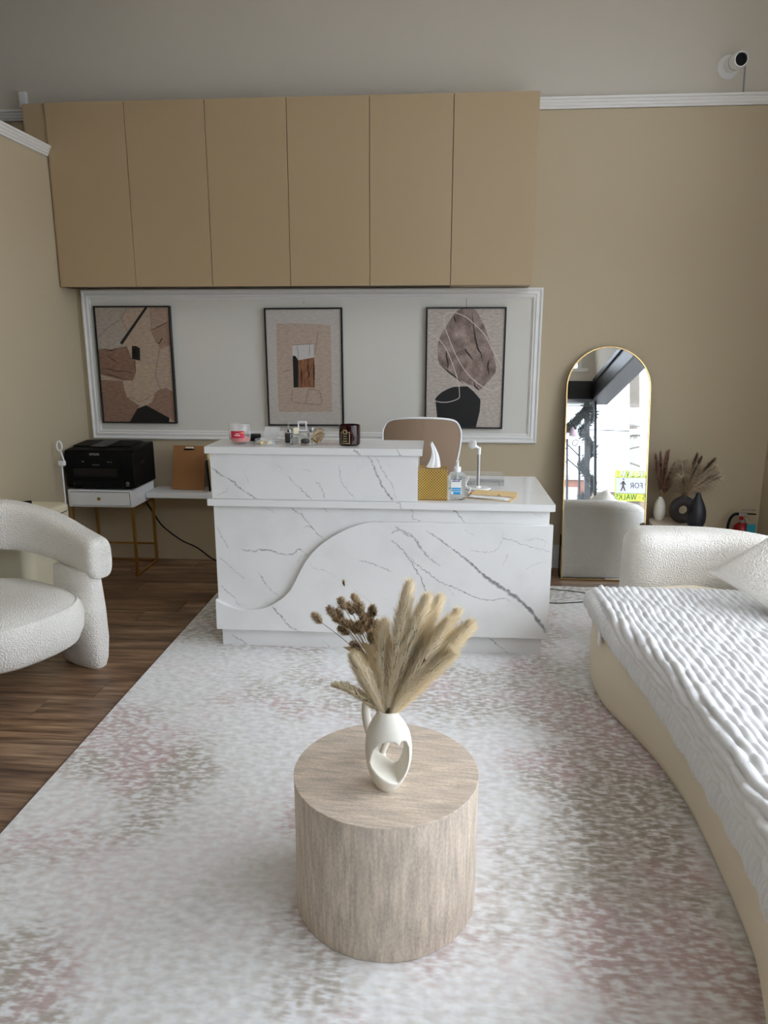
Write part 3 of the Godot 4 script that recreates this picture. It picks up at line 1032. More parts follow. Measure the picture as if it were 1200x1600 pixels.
# ------------------------------------------------------------------ what the windows and the mirror show outside
func build_outside() -> void:
	solo("street", "grey asphalt street outside the shop windows", "street", span_box(Vector3(-40, -0.5, 4.5), Vector3(60, -0.35, 60), 0.01), M.asphalt)
	solo("pavement", "pale concrete pavement outside the shop windows", "pavement", span_box(Vector3(-40, -0.35, ZF + 0.21), Vector3(60, -0.15, 4.5), 0.01), M.concrete)
	solo("pavement", "pale concrete pavement along the side window", "pavement", span_box(Vector3(XR + 0.22, -0.35, -14), Vector3(60, -0.15, ZF + 0.2), 0.01), M.concrete)
	# porch roof of boards over the front door
	var porch := thing("porch_roof", "grey boarded porch ceiling over the entrance", "porch", Vector3(0, 2.62, 0))
	var pb := rbox(Vector3(4.4, 0.02, 0.105), 0.004)
	for k in 5: part(porch, "board", pb, M.porch_board, Vector3(0.0, 0.0, ZF + 0.28 + k * 0.108))
	part(porch, "fascia", rbox(Vector3(4.4, 0.16, 0.04), 0.004), M.white_lacquer, Vector3(0, 0.04, ZF + 0.28 + 5 * 0.108))
	# wrought iron railing with post
	var rail := thing("iron_railing", "black wrought iron porch railing with scrolls", "railing", Vector3(0, -0.15, 1.25))
	part(rail, "post", rbox(Vector3(0.075, 2.75, 0.075), 0.004), M.black_metal, Vector3(2.20, 1.375, 0))
	for x in [1.55, 1.66, 1.77, 1.83]: part(rail, "bar", rbox(Vector3(0.016, 1.5, 0.016), 0.002), M.black_metal, Vector3(x, 0.95, 0))
	part(rail, "stile", rbox(Vector3(0.03, 2.2, 0.03), 0.002), M.black_metal, Vector3(1.91, 1.1, 0))
	part(rail, "stile", rbox(Vector3(0.03, 2.1, 0.03), 0.002), M.black_metal, Vector3(2.09, 1.05, 0))
	part(rail, "brace", rod(Vector3(1.91, 2.12, 0), Vector3(2.09, 1.94, 0), 0.011), M.black_metal)
	part(rail, "brace", rod(Vector3(1.91, 1.9, 0), Vector3(2.09, 1.74, 0), 0.011), M.black_metal)
	part(rail, "brace", rod(Vector3(1.5, 2.15, 0), Vector3(1.91, 2.05, 0), 0.011), M.black_metal)
	part(rail, "top_rail", rod(Vector3(1.5, 1.72, 0), Vector3(1.91, 1.86, 0), 0.012), M.black_metal)
	var ring := PackedVector3Array()
	for k in 20: ring.append(Vector3(1.98 + 0.045 * cos(TAU * k / 20), 1.95 + 0.045 * sin(TAU * k / 20), 0))
	part(rail, "ring", tube(ring, 0.006, 6, true), M.black_metal)
	var curl := PackedVector3Array()
	for k in 26:
		var a := PI * 0.1 + k * 0.28
		var q := 0.062 - k * 0.0018
		curl.append(Vector3(2.03 + q * cos(a), 2.13 + q * sin(a), 0))
	part(rail, "scroll", tube(curl, 0.008, 6), M.black_metal)
	# garland: clumps of needles wound round the post and along the porch edge
	var r := RandomNumberGenerator.new()
	r.seed = 9
	var gv := PackedVector3Array()
	var gi := PackedInt32Array()
	for k in 6000:
		var f := r.randf()
		var p: Vector3
		if f < 0.65:
			var h := r.randf()
			p = Vector3(2.21 + 0.09 * sin(h * 22.0), 0.7 + h * 1.85, 1.25 + 0.07 * cos(h * 22.0))
		else:
			var h := r.randf()
			p = Vector3(lerpf(1.75, 2.2, h), 2.16 + 0.38 * h * h, 1.25)
		p += Vector3(r.randfn(0, 0.028), r.randfn(0, 0.028), r.randfn(0, 0.028))
		var dir := Vector3(r.randfn(), r.randfn(), r.randfn()).normalized() * 0.06
		var sd := dir.cross(Vector3(r.randfn(), r.randfn(), r.randfn())).normalized() * 0.011
		var b := gv.size()
		gv.append_array([p - sd, p + sd, p + dir])
		gi.append_array([b, b + 1, b + 2])
	solo("garland", "dark fir garland wound round the iron porch post", "garland", mk(gv, gi, PackedVector2Array(), 10.0, false), M.garland)
	solo("ornament", "pale pink bell ornament hanging from the fir garland", "ornament", lathe([Vector2(0, 0), Vector2(0.055, 0.005), Vector2(0.05, 0.05), Vector2(0.035, 0.10), Vector2(0.01, 0.14), Vector2(0, 0.15)], 20), M.ornament, Vector3(1.98, 2.08, 1.2))
	# utility pole, sign, tree, low brick buildings across the street
	var pole := thing("utility_pole", "weathered wooden utility pole beside the crossing sign", "pole", Vector3(4.68, -0.35, 8.0))
	part(pole, "shaft", lathe([Vector2(0, 0), Vector2(0.14, 0), Vector2(0.10, 9.0), Vector2(0, 9.0)], 14), M.pole_wood)
	part(pole, "band", lathe([Vector2(0.1, 3.72), Vector2(0.15, 3.72), Vector2(0.15, 3.86), Vector2(0.1, 3.86)], 14), M.steel)
	part(pole, "band", lathe([Vector2(0.1, 5.5), Vector2(0.135, 5.5), Vector2(0.135, 5.56), Vector2(0.1, 5.56)], 14), M.white_plastic)
	solo("overhead_wire", "thin dark overhead wire running to the utility pole", "wire", rod(Vector3(-6, 3.75, 8.0), Vector3(4.55, 3.48, 8.0), 0.012, 6), M.black_soft)
	build_sign()
	build_tree()
	var bd := thing("brick_building", "low brick building with grey door across the street", "building", Vector3(0, -0.35, 21))
	part(bd, "wall", span_box(Vector3(-14, 0, 0), Vector3(6.1, 4.25, 5), 0.01), M.brick_red)
	part(bd, "roof_edge", span_box(Vector3(-14.1, 4.25, -0.1), Vector3(6.2, 4.45, 5), 0.01), M.concrete)
	part(bd, "shutter", span_box(Vector3(4.6, 0, -0.05), Vector3(5.75, 3.95, 0.0), 0.01), M.porch_board)
	part(bd, "fence", span_box(Vector3(-14, 0, -1.0), Vector3(6.2, 3.0, -0.9), 0.01), M.white_lacquer)
	var b2 := thing("office_building", "tan building with blue paned window across the street", "building", Vector3(0, -0.35, 21))
	part(b2, "wall", span_box(Vector3(6.3, 0, 0), Vector3(18, 3.75, 5), 0.01), M.tan_render)
	part(b2, "roof_edge", span_box(Vector3(6.25, 3.75, -0.1), Vector3(18, 3.9, 5), 0.01), M.concrete)
	var wf := part(b2, "window_frame", span_box(Vector3(6.75, 2.6, -0.04), Vector3(7.75, 3.55, 0.0), 0.01), M.white_lacquer)
	for k in 4:
		var x := 6.8 + (k % 2) * 0.47
		var y := 2.65 + (k / 2) * 0.45
		part(wf, "pane", span_box(Vector3(x, y, -0.05), Vector3(x + 0.42, y + 0.40, -0.041), 0.002), M.mirror)

func build_sign() -> void:
	var s := thing("crossing_sign", "yellow-green and white pedestrian crossing law sign on the utility pole", "sign", Vector3(4.73, 1.766, 7.82))
	var w := 1.12
	var h := 0.74
	part(s, "board", slab_upright(_shift(round_rect(w / 2, h / 2, 0.05), Vector2(0, h / 2)), 0.0, 0.012), M.sign_green)
	part(s, "white_band", span_box(Vector3(-w / 2 + 0.03, 0.185, -0.004), Vector3(w / 2 - 0.03, 0.555, 0.002), 0.0005), M.sign_white)
	for y in [0.18, 0.555]: part(s, "border_line", span_box(Vector3(-w / 2 + 0.03, y, -0.005), Vector3(w / 2 - 0.03, y + 0.008, 0.001), 0.0005), M.black_soft)
	for e in [[["STATE", "LAW"], 0.13, 0.0, 0.645], [["STOP", "FOR"], 0.12, 0.16, 0.37], [["CROSS", "·", "WALKS"], 0.12, 0.0, 0.095]]:
		var words := []
		var total := -0.06
		for w2 in e[0]:
			var t := text_mesh(w2, e[1], 0.004, 500)
			words.append(t)
			total += t.get_aabb().size.x + 0.06
		var x: float = e[2] + total / 2.0
		for t in words:
			var ww: float = t.get_aabb().size.x
			part(s, "lettering", t, M.black_soft, Vector3(x - ww / 2.0, e[3], -0.006), Vector3(0, PI, 0))
			x -= ww + 0.06
	# walking figure
	var f := Bag.new()
	var z := -0.006
	for q in [[Vector2(0.01, 0.10), Vector2(0.0, 0.0), 0.022], [Vector2(0, 0.0), Vector2(0.045, -0.13), 0.014], [Vector2(0, 0.0), Vector2(-0.05, -0.13), 0.014], [Vector2(0.01, 0.09), Vector2(0.06, 0.02), 0.011], [Vector2(0.01, 0.09), Vector2(-0.06, 0.03), 0.011]]:
		add_tube(f, PackedVector3Array([Vector3(q[0].x, q[0].y, z), Vector3(q[1].x, q[1].y, z)]), q[2], 8)
	add_tube(f, PackedVector3Array([Vector3(0.012, 0.135, z), Vector3(0.012, 0.165, z)]), 0.02, 10)
	part(s, "walking_figure", done(f), M.black_soft, Vector3(-0.37, 0.375, 0.0))

func _shift(p: PackedVector2Array, d: Vector2) -> PackedVector2Array:
	var o := PackedVector2Array()
	for k in p: o.append(k + d)
	return o

func build_tree() -> void:
	var b := Bag.new()
	var r := RandomNumberGenerator.new()
	r.seed = 17
	var todo := [[Vector3(6.6, -0.35, 11.5), Vector3(0, 1, 0), 2.2, 0.06, 0]]
	while todo.size():
		var q = todo.pop_back()
		var a: Vector3 = q[0]
		var dir: Vector3 = q[1]
		var e: Vector3 = a + dir * q[2]
		add_tube(b, PackedVector3Array([a, e]), [q[3], q[3] * 0.7], 5)
		if q[4] < 5:
			for k in 3:
				var nd := (dir + Vector3(r.randfn(), r.randfn() * 0.6 + 0.25, r.randfn()) * 0.55).normalized()
				todo.append([a.lerp(e, r.randf_range(0.6, 1.0)), nd, q[2] * r.randf_range(0.55, 0.75), q[3] * 0.6, q[4] + 1])
	solo("bare_tree", "leafless street tree behind the utility pole", "tree", done(b, 60.0), M.twig)

# ------------------------------------------------------------------ wall cabinets, framed panel, prints
func build_cabinets_and_art() -> void:
	var cz := -4.80
	var y0 := 1.905
	var y1 := 3.0
	var names := ["beside the left partition", "second from the left partition", "third from the left partition", "fourth from the left partition", "fifth from the left partition", "at the open wall end"]
	for k in 6:
		var x0 := -2.487 + k * 0.507
		var x1 := x0 + 0.507
		var c := thing("wall_cabinet", "tall beige wall cabinet with flat door, " + names[k], "cabinet", Vector3((x0 + x1) / 2, y0, cz), 0.0, "beige wall cabinets in a row")
		part(c, "body", span_box(Vector3(-0.2530, 0.003, ZB + 0.002 - cz), Vector3(0.2530, y1 - y0 - 0.004, -0.022), 0.001), M.cabinet_inside if k < 5 else M.cabinet)
		part(c, "door", span_box(Vector3(-0.2517, 0.0, -0.02), Vector3(0.2517, y1 - y0, 0.0), 0.0015), M.cabinet)
	# filler strip at the partition: narrow below, wider above the partition's top
	var poly := PackedVector2Array([Vector2(-2.636, 2.756), Vector2(-2.499, 2.756), Vector2(-2.499, y0), Vector2(-2.4875, y0), Vector2(-2.4875, y1), Vector2(-2.636, y1)])
	solo("filler_panel", "narrow beige filler panel between the first wall cabinet and the partition", "panel", slab_upright(poly, -4.83, -4.812, 0.001), M.cabinet)
	# white panel with moulded frame on the wall
	var px0 := -2.463
	var px1 := 0.655
	var py0 := 0.884
	var py1 := 1.904
	var wp := thing("wall_panel", "wide white wall panel with moulded frame below the cabinets", "wall panel", Vector3(0, 0, ZB))
	part(wp, "field", span_box(Vector3(px0 + 0.03, py0 + 0.03, 0.001), Vector3(px1 - 0.03, py1 - 0.03, 0.006), 0.001), M.panel_white)
	# mitred moulding rails
	var prof := [Vector2(0, 0), Vector2(0, 0.020), Vector2(0.006, 0.026), Vector2(0.014, 0.026), Vector2(0.018, 0.020), Vector2(0.024, 0.019), Vector2(0.040, 0.024), Vector2(0.050, 0.018), Vector2(0.056, 0.020), Vector2(0.062, 0.014), Vector2(0.066, 0.012), Vector2(0.066, 0.0)]
	var corners := [Vector2(px0, py0), Vector2(px1, py0), Vector2(px1, py1), Vector2(px0, py1)]
	var ins := [Vector2(1, 1), Vector2(-1, 1), Vector2(-1, -1), Vector2(1, -1)]
	for e in 4:
		var v := PackedVector3Array()
		var idx := PackedInt32Array()
		var n := prof.size()
		for s in [e, (e + 1) % 4]:
			for p in prof: v.append(Vector3(corners[s].x + ins[s].x * p.x, corners[s].y + ins[s].y * p.x, p.y))
		for k in n:
			var k2 := (k + 1) % n
			idx.append_array([k, k + n, k2 + n, k, k2 + n, k2])
		part(wp, "moulding", mk(v, idx, PackedVector2Array(), 25.0), M.trim)
	art_print(0)
	art_print(1)
	art_print(2)
	# nail and thread above the middle and right prints
	solo("picture_nail", "small nail in the white panel above the middle print", "nail", lathe([Vector2(0, 0), Vector2(0.003, 0), Vector2(0.003, 0.006), Vector2(0, 0.006)], 8), M.black_metal, Vector3(-0.925, 1.815, ZB + 0.006), Vector3(PI / 2, 0, 0))

func art_print(k: int) -> void:
	var cx: float = [-2.107, -0.926, 0.158][k]
	var cy: float = [1.397, 1.386, 1.383][k]
	var w: float = [0.535, 0.528, 0.526][k]
	var h: float = [0.795, 0.787, 0.797][k]
	var label: String = ["black framed abstract print with brown rock and black diagonal bar", "black framed abstract print with small brown and black block on tan paper", "black framed abstract print with large grey stone over black pot shape"][k]
	var t := thing("framed_print", label, "picture", Vector3(cx, cy, ZB + 0.008), 0.0, "three framed abstract prints")
	if k == 1: t.rotation.z = deg_to_rad(0.3)
	part(t, "backing", rbox(Vector3(w - 0.01, h - 0.01, 0.012), 0.001), M.black_soft, Vector3(0, 0, 0.008))
	var b := 0.010
	for s in [-1, 1]:
		part(t, "frame_rail", rbox(Vector3(w, b, 0.032), 0.001), M.black_frame, Vector3(0, s * (h - b) / 2, 0.016))
		part(t, "frame_stile", rbox(Vector3(b, h - 2 * b, 0.032), 0.001), M.black_frame, Vector3(s * (w - b) / 2, 0, 0.016))
	var q := QuadMesh.new()
	q.size = Vector2(w - 2 * b, h - 2 * b)
	var m := mat("print%d" % k, Color.WHITE, 0.55)
	m.albedo_texture = tex(paint_print(k))
	part(t, "print", q, m, Vector3(0, 0, 0.0225))
	if k == 2: part(t, "hanging_cord", rod(Vector3(0, h / 2 - 0.005, 0.002), Vector3(0, h / 2 + 0.058, 0.002), 0.0012, 6), M.black_soft)

func paint_print(k: int) -> Image:
	var W := 384
	var H := 576
	var im := Image.create(W, H, false, Image.FORMAT_RGB8)
	var sz := Vector2(W, H)
	var P := func(a: Array) -> PackedVector2Array:
		var o := PackedVector2Array()
		for p in a: o.append(p * sz)
		return o
	var S := func(a: Array) -> PackedVector2Array:
		return P.call(Array(spline2(a, 8)))
	var ink := rgb8(16, 15, 15)
	if k == 0:
		im.fill(rgb8(178, 156, 137))
		fill_poly(im, P.call([Vector2(0, 0), Vector2(0.44, 0), Vector2(0.351, 0.091), Vector2(0.388, 0.224), Vector2(0.332, 0.308), Vector2(0.395, 0.335), Vector2(0, 0.361)]), rgb8(170, 158, 145))
		fill_poly(im, P.call([Vector2(0.758, 0), Vector2(1, 0), Vector2(0.985, 0.122), Vector2(0.745, 0.188)]), rgb8(168, 142, 124))
		fill_poly(im, P.call([Vector2(0.744, 0.195), Vector2(1, 0.118), Vector2(1, 0.319), Vector2(0.845, 0.355), Vector2(0.829, 0.306)]), rgb8(156, 127, 109))
		fill_poly(im, P.call([Vector2(0, 0.628), Vector2(0.3, 0.633), Vector2(0.328, 0.748), Vector2(0.513, 0.859), Vector2(0.477, 0.883), Vector2(0.361, 1), Vector2(0, 1)]), rgb8(140, 109, 90))
		fill_poly(im, P.call([Vector2(1, 0.736), Vector2(0.9, 0.695), Vector2(0.81, 0.71), Vector2(0.714, 0.766), Vector2(0.696, 0.822), Vector2(0.603, 0.851), Vector2(0.916, 0.963), Vector2(1, 1)]), rgb8(148, 117, 99))
		fill_poly(im, P.call([Vector2(0.3, 0.633), Vector2(0.385, 0.573), Vector2(0.509, 0.475), Vector2(0.748, 0.501), Vector2(0.723, 0.78), Vector2(0.625, 0.851), Vector2(0.513, 0.859), Vector2(0.346, 0.783)]), rgb8(182, 160, 138))
		grain(im, 61, 16.0, Rect2(0, 0, 1, 1))
		fill_poly(im, P.call([Vector2(0, 0.361), Vector2(0.105, 0.357), Vector2(0.216, 0.357), Vector2(0.395, 0.335), Vector2(0.422, 0.377), Vector2(0.457, 0.447), Vector2(0.506, 0.457), Vector2(0.477, 0.552), Vector2(0.449, 0.632), Vector2(0.289, 0.63), Vector2(0, 0.579)]), rgb8(134, 102, 84))
		grain(im, 62, 20.0, Rect2(0, 0.335, 0.5, 0.3))
		fill_poly(im, P.call([Vector2(0.681, 0), Vector2(0.72, 0), Vector2(0.337, 0.318), Vector2(0.305, 0.304)]), ink)
		fill_poly(im, P.call([Vector2(0.467, 0.33), Vector2(0.528, 0.33), Vector2(0.575, 0.351), Vector2(0.566, 0.457), Vector2(0.512, 0.45), Vector2(0.456, 0.443)]), ink)
		fill_poly(im, P.call([Vector2(0.361, 1), Vector2(0.477, 0.883), Vector2(0.603, 0.851), Vector2(0.916, 0.963), Vector2(0.911, 1)]), ink)
		var line := rgb8(98, 74, 62)
		for a in [[Vector2(0.015, 0.249), Vector2(0.187, 0.161), Vector2(0.351, 0.091), Vector2(0.44, 0)], [Vector2(0.351, 0.091), Vector2(0.394, 0.175), Vector2(0.481, 0.265), Vector2(0.52, 0.311)], [Vector2(0.845, 0.355), Vector2(0.794, 0.494), Vector2(0.769, 0.599), Vector2(0.821, 0.706)], [Vector2(0.357, 0.787), Vector2(0.423, 0.786), Vector2(0.541, 0.816), Vector2(0.821, 0.71)], [Vector2(0.758, 0), Vector2(0.75, 0.188)]]:
			stroke(im, S.call(a), 1.6, line)
		for a in [[Vector2(0.744, 0.195), Vector2(1, 0.118)], [Vector2(0.744, 0.195), Vector2(0.829, 0.306), Vector2(0.89, 0.257), Vector2(0.85, 0.313)], [Vector2(0.018, 0.351), Vector2(0.105, 0.357), Vector2(0.169, 0.371), Vector2(0.238, 0.354), Vector2(0.395, 0.335)], [Vector2(0.015, 0.533), Vector2(0.104, 0.529), Vector2(0.223, 0.55), Vector2(0.366, 0.552), Vector2(0.464, 0.566)], [Vector2(0.02, 0.575), Vector2(0.129, 0.585), Vector2(0.227, 0.599), Vector2(0.356, 0.629)], [Vector2(0.115, 0.407), Vector2(0.171, 0.441), Vector2(0.286, 0.486)], [Vector2(0.49, 0.447), Vector2(0.489, 0.545), Vector2(0.457, 0.615)]]:
			stroke(im, S.call(a), 4.0, rgb8(48, 32, 27), true)
	elif k == 1:
		im.fill(rgb8(196, 188, 180))
		grain(im, 63, 10.0, Rect2(0, 0, 1, 1))
		fill_poly(im, P.call([Vector2(0.139, 0.118), Vector2(0.517, 0.119), Vector2(0.861, 0.137), Vector2(0.863, 0.548), Vector2(0.863, 0.887), Vector2(0.129, 0.889), Vector2(0.128, 0.479)]), rgb8(186, 165, 148))
		grain(im, 64, 14.0, Rect2(0.13, 0.12, 0.73, 0.77))
		fill_poly(im, P.call([Vector2(0.417, 0.435), Vector2(0.63, 0.411), Vector2(0.629, 0.672), Vector2(0.407, 0.672)]), rgb8(140, 92, 62))
		grain(im, 65, 44.0, Rect2(0.41, 0.41, 0.22, 0.262), true)
		fill_poly(im, P.call([Vector2(0.345, 0.304), Vector2(0.399, 0.301), Vector2(0.629, 0.297), Vector2(0.633, 0.411), Vector2(0.52, 0.421), Vector2(0.411, 0.435), Vector2(0.382, 0.397), Vector2(0.339, 0.39)]), rgb8(206, 202, 198))
		fill_poly(im, P.call([Vector2(0.344, 0.397), Vector2(0.382, 0.397), Vector2(0.417, 0.435), Vector2(0.407, 0.672), Vector2(0.344, 0.672)]), ink)
		for a in [[Vector2(0.45, 0.5), Vector2(0.457, 0.562), Vector2(0.461, 0.672)], [Vector2(0.541, 0.424), Vector2(0.546, 0.514), Vector2(0.559, 0.569), Vector2(0.531, 0.589)], [Vector2(0.628, 0.411), Vector2(0.626, 0.534), Vector2(0.624, 0.672)]]:
			stroke(im, S.call(a), 7.0, rgb8(40, 24, 18), true)
		for a in [[Vector2(0.33, 0.686), Vector2(0.315, 0.741), Vector2(0.332, 0.803), Vector2(0.495, 0.813), Vector2(0.626, 0.823), Vector2(0.713, 0.816), Vector2(0.707, 0.74), Vector2(0.676, 0.699), Vector2(0.536, 0.686)], [Vector2(0.547, 0.686), Vector2(0.521, 0.754), Vector2(0.495, 0.813)], [Vector2(0.694, 0.184), Vector2(0.666, 0.308), Vector2(0.645, 0.383)], [Vector2(0.331, 0.514), Vector2(0.21, 0.534)], [Vector2(0.403, 0.307), Vector2(0.42, 0.376), Vector2(0.411, 0.435)], [Vector2(0.575, 0.301), Vector2(0.572, 0.356), Vector2(0.564, 0.397)], [Vector2(0.345, 0.304), Vector2(0.399, 0.301), Vector2(0.629, 0.294)]]:
			stroke(im, S.call(a), 1.8, rgb8(94, 80, 72))
	else:
		im.fill(rgb8(190, 178, 167))
		grain(im, 66, 22.0, Rect2(0, 0, 1, 1))
		fill_poly(im, S.call([Vector2(0.426, 0), Vector2(0.595, 0), Vector2(0.714, 0.11), Vector2(0.815, 0.269), Vector2(0.872, 0.379), Vector2(0.909, 0.51), Vector2(0.848, 0.578), Vector2(0.701, 0.68), Vector2(0.646, 0.652), Vector2(0.549, 0.631), Vector2(0.376, 0.568), Vector2(0.203, 0.484), Vector2(0.154, 0.443), Vector2(0.137, 0.346), Vector2(0.156, 0.25), Vector2(0.24, 0.147), Vector2(0.353, 0.038), Vector2(0.426, 0)]), rgb8(142, 122, 112))
		speckle(im, 67, rgb8(142, 122, 112))
		for a in [[Vector2(0.498, 0.328), Vector2(0.509, 0.349), Vector2(0.564, 0.391), Vector2(0.608, 0.432)], [Vector2(0.253, 0.326), Vector2(0.255, 0.388), Vector2(0.277, 0.457), Vector2(0.273, 0.505)], [Vector2(0.574, 0.006), Vector2(0.599, 0.144), Vector2(0.634, 0.261), Vector2(0.669, 0.336), Vector2(0.712, 0.378), Vector2(0.725, 0.447)], [Vector2(0.192, 0.477), Vector2(0.289, 0.526), Vector2(0.376, 0.568), Vector2(0.485, 0.624)], [Vector2(0.624, 0.604), Vector2(0.646, 0.652), Vector2(0.701, 0.68)], [Vector2(0.343, 0.059), Vector2(0.366, 0.114)], [Vector2(0.826, 0.557), Vector2(0.801, 0.475), Vector2(0.821, 0.42)]]:
			stroke(im, S.call(a), 8.0, rgb8(46, 36, 34), true)
		fill_poly(im, P.call([Vector2(0.116, 0.759), Vector2(0.15, 0.73), Vector2(0.207, 0.698), Vector2(0.28, 0.673), Vector2(0.356, 0.654), Vector2(0.539, 0.648), Vector2(0.615, 0.686), Vector2(0.72, 0.762), Vector2(0.713, 0.865), Vector2(0.669, 1), Vector2(0.163, 1), Vector2(0.134, 0.849), Vector2(0.122, 0.78)]), ink)
		for a in [[Vector2(0, 0.185), Vector2(0.146, 0.25), Vector2(0.254, 0.34), Vector2(0.353, 0.485), Vector2(0.42, 0.623), Vector2(0.439, 0.72), Vector2(0.423, 0.754), Vector2(0.316, 0.781), Vector2(0.208, 0.787), Vector2(0.116, 0.776)], [Vector2(0.353, 0.031), Vector2(0.259, 0.037), Vector2(0.217, 0.064), Vector2(0.218, 0.126), Vector2(0.262, 0.209), Vector2(0.372, 0.375), Vector2(0.503, 0.514), Vector2(0.656, 0.611), Vector2(0.841, 0.684), Vector2(0.937, 0.667), Vector2(1, 0.635)], [Vector2(0.353, 0.031), Vector2(0.491, 0.067), Vector2(0.641, 0.144), Vector2(0.76, 0.227), Vector2(0.86, 0.345), Vector2(1, 0.494)]]:
			stroke(im, S.call(a), 4.0, rgb8(214, 202, 190))
	return im

func grain(im: Image, sd: int, amount: float, box: Rect2, upright := false) -> void:
	var n := noise(0.03, sd, 3)
	var w := im.get_width()
	var h := im.get_height()
	for y in range(int(box.position.y * h), mini(h, int(box.end.y * h))):
		for x in range(int(box.position.x * w), mini(w, int(box.end.x * w))):
			var a := n.get_noise_2d(x * (4.0 if upright else 1.0), y * (0.5 if upright else 2.6)) * amount / 255.0
			var c := im.get_pixel(x, y)
			im.set_pixel(x, y, Color(c.r + a, c.g + a, c.b + a))

func speckle(im: Image, sd: int, base: Color) -> void:
	var n := noise(0.012, sd, 4)
	var f := noise(0.2, sd + 1, 3)
	for y in im.get_height():
		for x in im.get_width():
			var c := im.get_pixel(x, y)
			if absf(c.r - base.r) + absf(c.g - base.g) > 0.01: continue
			var a := n.get_noise_2d(x, y) * 0.22 + f.get_noise_2d(x, y) * 0.26
			im.set_pixel(x, y, Color(c.r + a, c.g + a * 0.95, c.b + a * 0.95))

# ------------------------------------------------------------------ reception desk
func build_desk() -> void:
	var t := thing("reception_desk", "white marble reception desk with wave shaped front panel and raised counter", "desk", Vector3(-0.29, 0, -3.8))
	var o := Vector3(0.29, 0, 3.8)
	part(t, "plinth", _elev_box(Vector3(-1.116, 0.006, -4.13), Vector3(0.532, 0.118, -3.505)), M.marble_front, o)
	part(t, "body", _elev_box(Vector3(-1.12, 0.118, -4.15), Vector3(0.536, 0.765, -3.478)), M.marble_front, o)
	var pts := PackedVector2Array()
	var wave := [Vector2(-0.300, 0.697), Vector2(-0.342, 0.694), Vector2(-0.390, 0.682), Vector2(-0.453, 0.656), Vector2(-0.509, 0.626), Vector2(-0.557, 0.594), Vector2(-0.606, 0.552), Vector2(-0.640, 0.512), Vector2(-0.668, 0.470), Vector2(-0.689, 0.430), Vector2(-0.711, 0.386), Vector2(-0.734, 0.344), Vector2(-0.758, 0.313), Vector2(-0.785, 0.288), Vector2(-0.817, 0.265), Vector2(-0.852, 0.246), Vector2(-0.892, 0.231), Vector2(-0.934, 0.223), Vector2(-0.975, 0.222), Vector2(-1.020, 0.229), Vector2(-1.074, 0.247), Vector2(-1.126, 0.272)]
	pts.append(Vector2(0.552, 0.115))
	pts.append(Vector2(0.552, 0.697))
	for p in spline2(wave, 3): pts.append(p)
	pts.append(Vector2(-1.126, 0.115))
	part(t, "front_panel", slab_upright(pts, -3.477, -3.447, 0.002, 30.0, elev_uv), M.marble_front, o)
	part(t, "worktop", span_box(Vector3(-1.14, 0.7655, -4.205), Vector3(0.556, 0.800, -3.443), 0.002), M.marble, o)
	part(t, "counter_riser", _elev_box(Vector3(-1.118, 0.801, -3.74), Vector3(-0.102, 1.026, -3.455)), M.marble_front, o)
	part(t, "counter_top", span_box(Vector3(-1.140, 1.0265, -3.765), Vector3(-0.082, 1.060, -3.440), 0.002), M.marble, o)

func _elev_box(a: Vector3, c: Vector3) -> ArrayMesh:
	var d := rbox_data((c - a).abs(), 0.002, 1)
	var v := moved(d[0], Transform3D(Basis(), (a + c) / 2.0))
	var uv := PackedVector2Array()
	for p in v: uv.append(elev_uv(p + Vector3(p.z - c.z, 0, 0)))
	return mk(v, d[1], uv, 35.0)

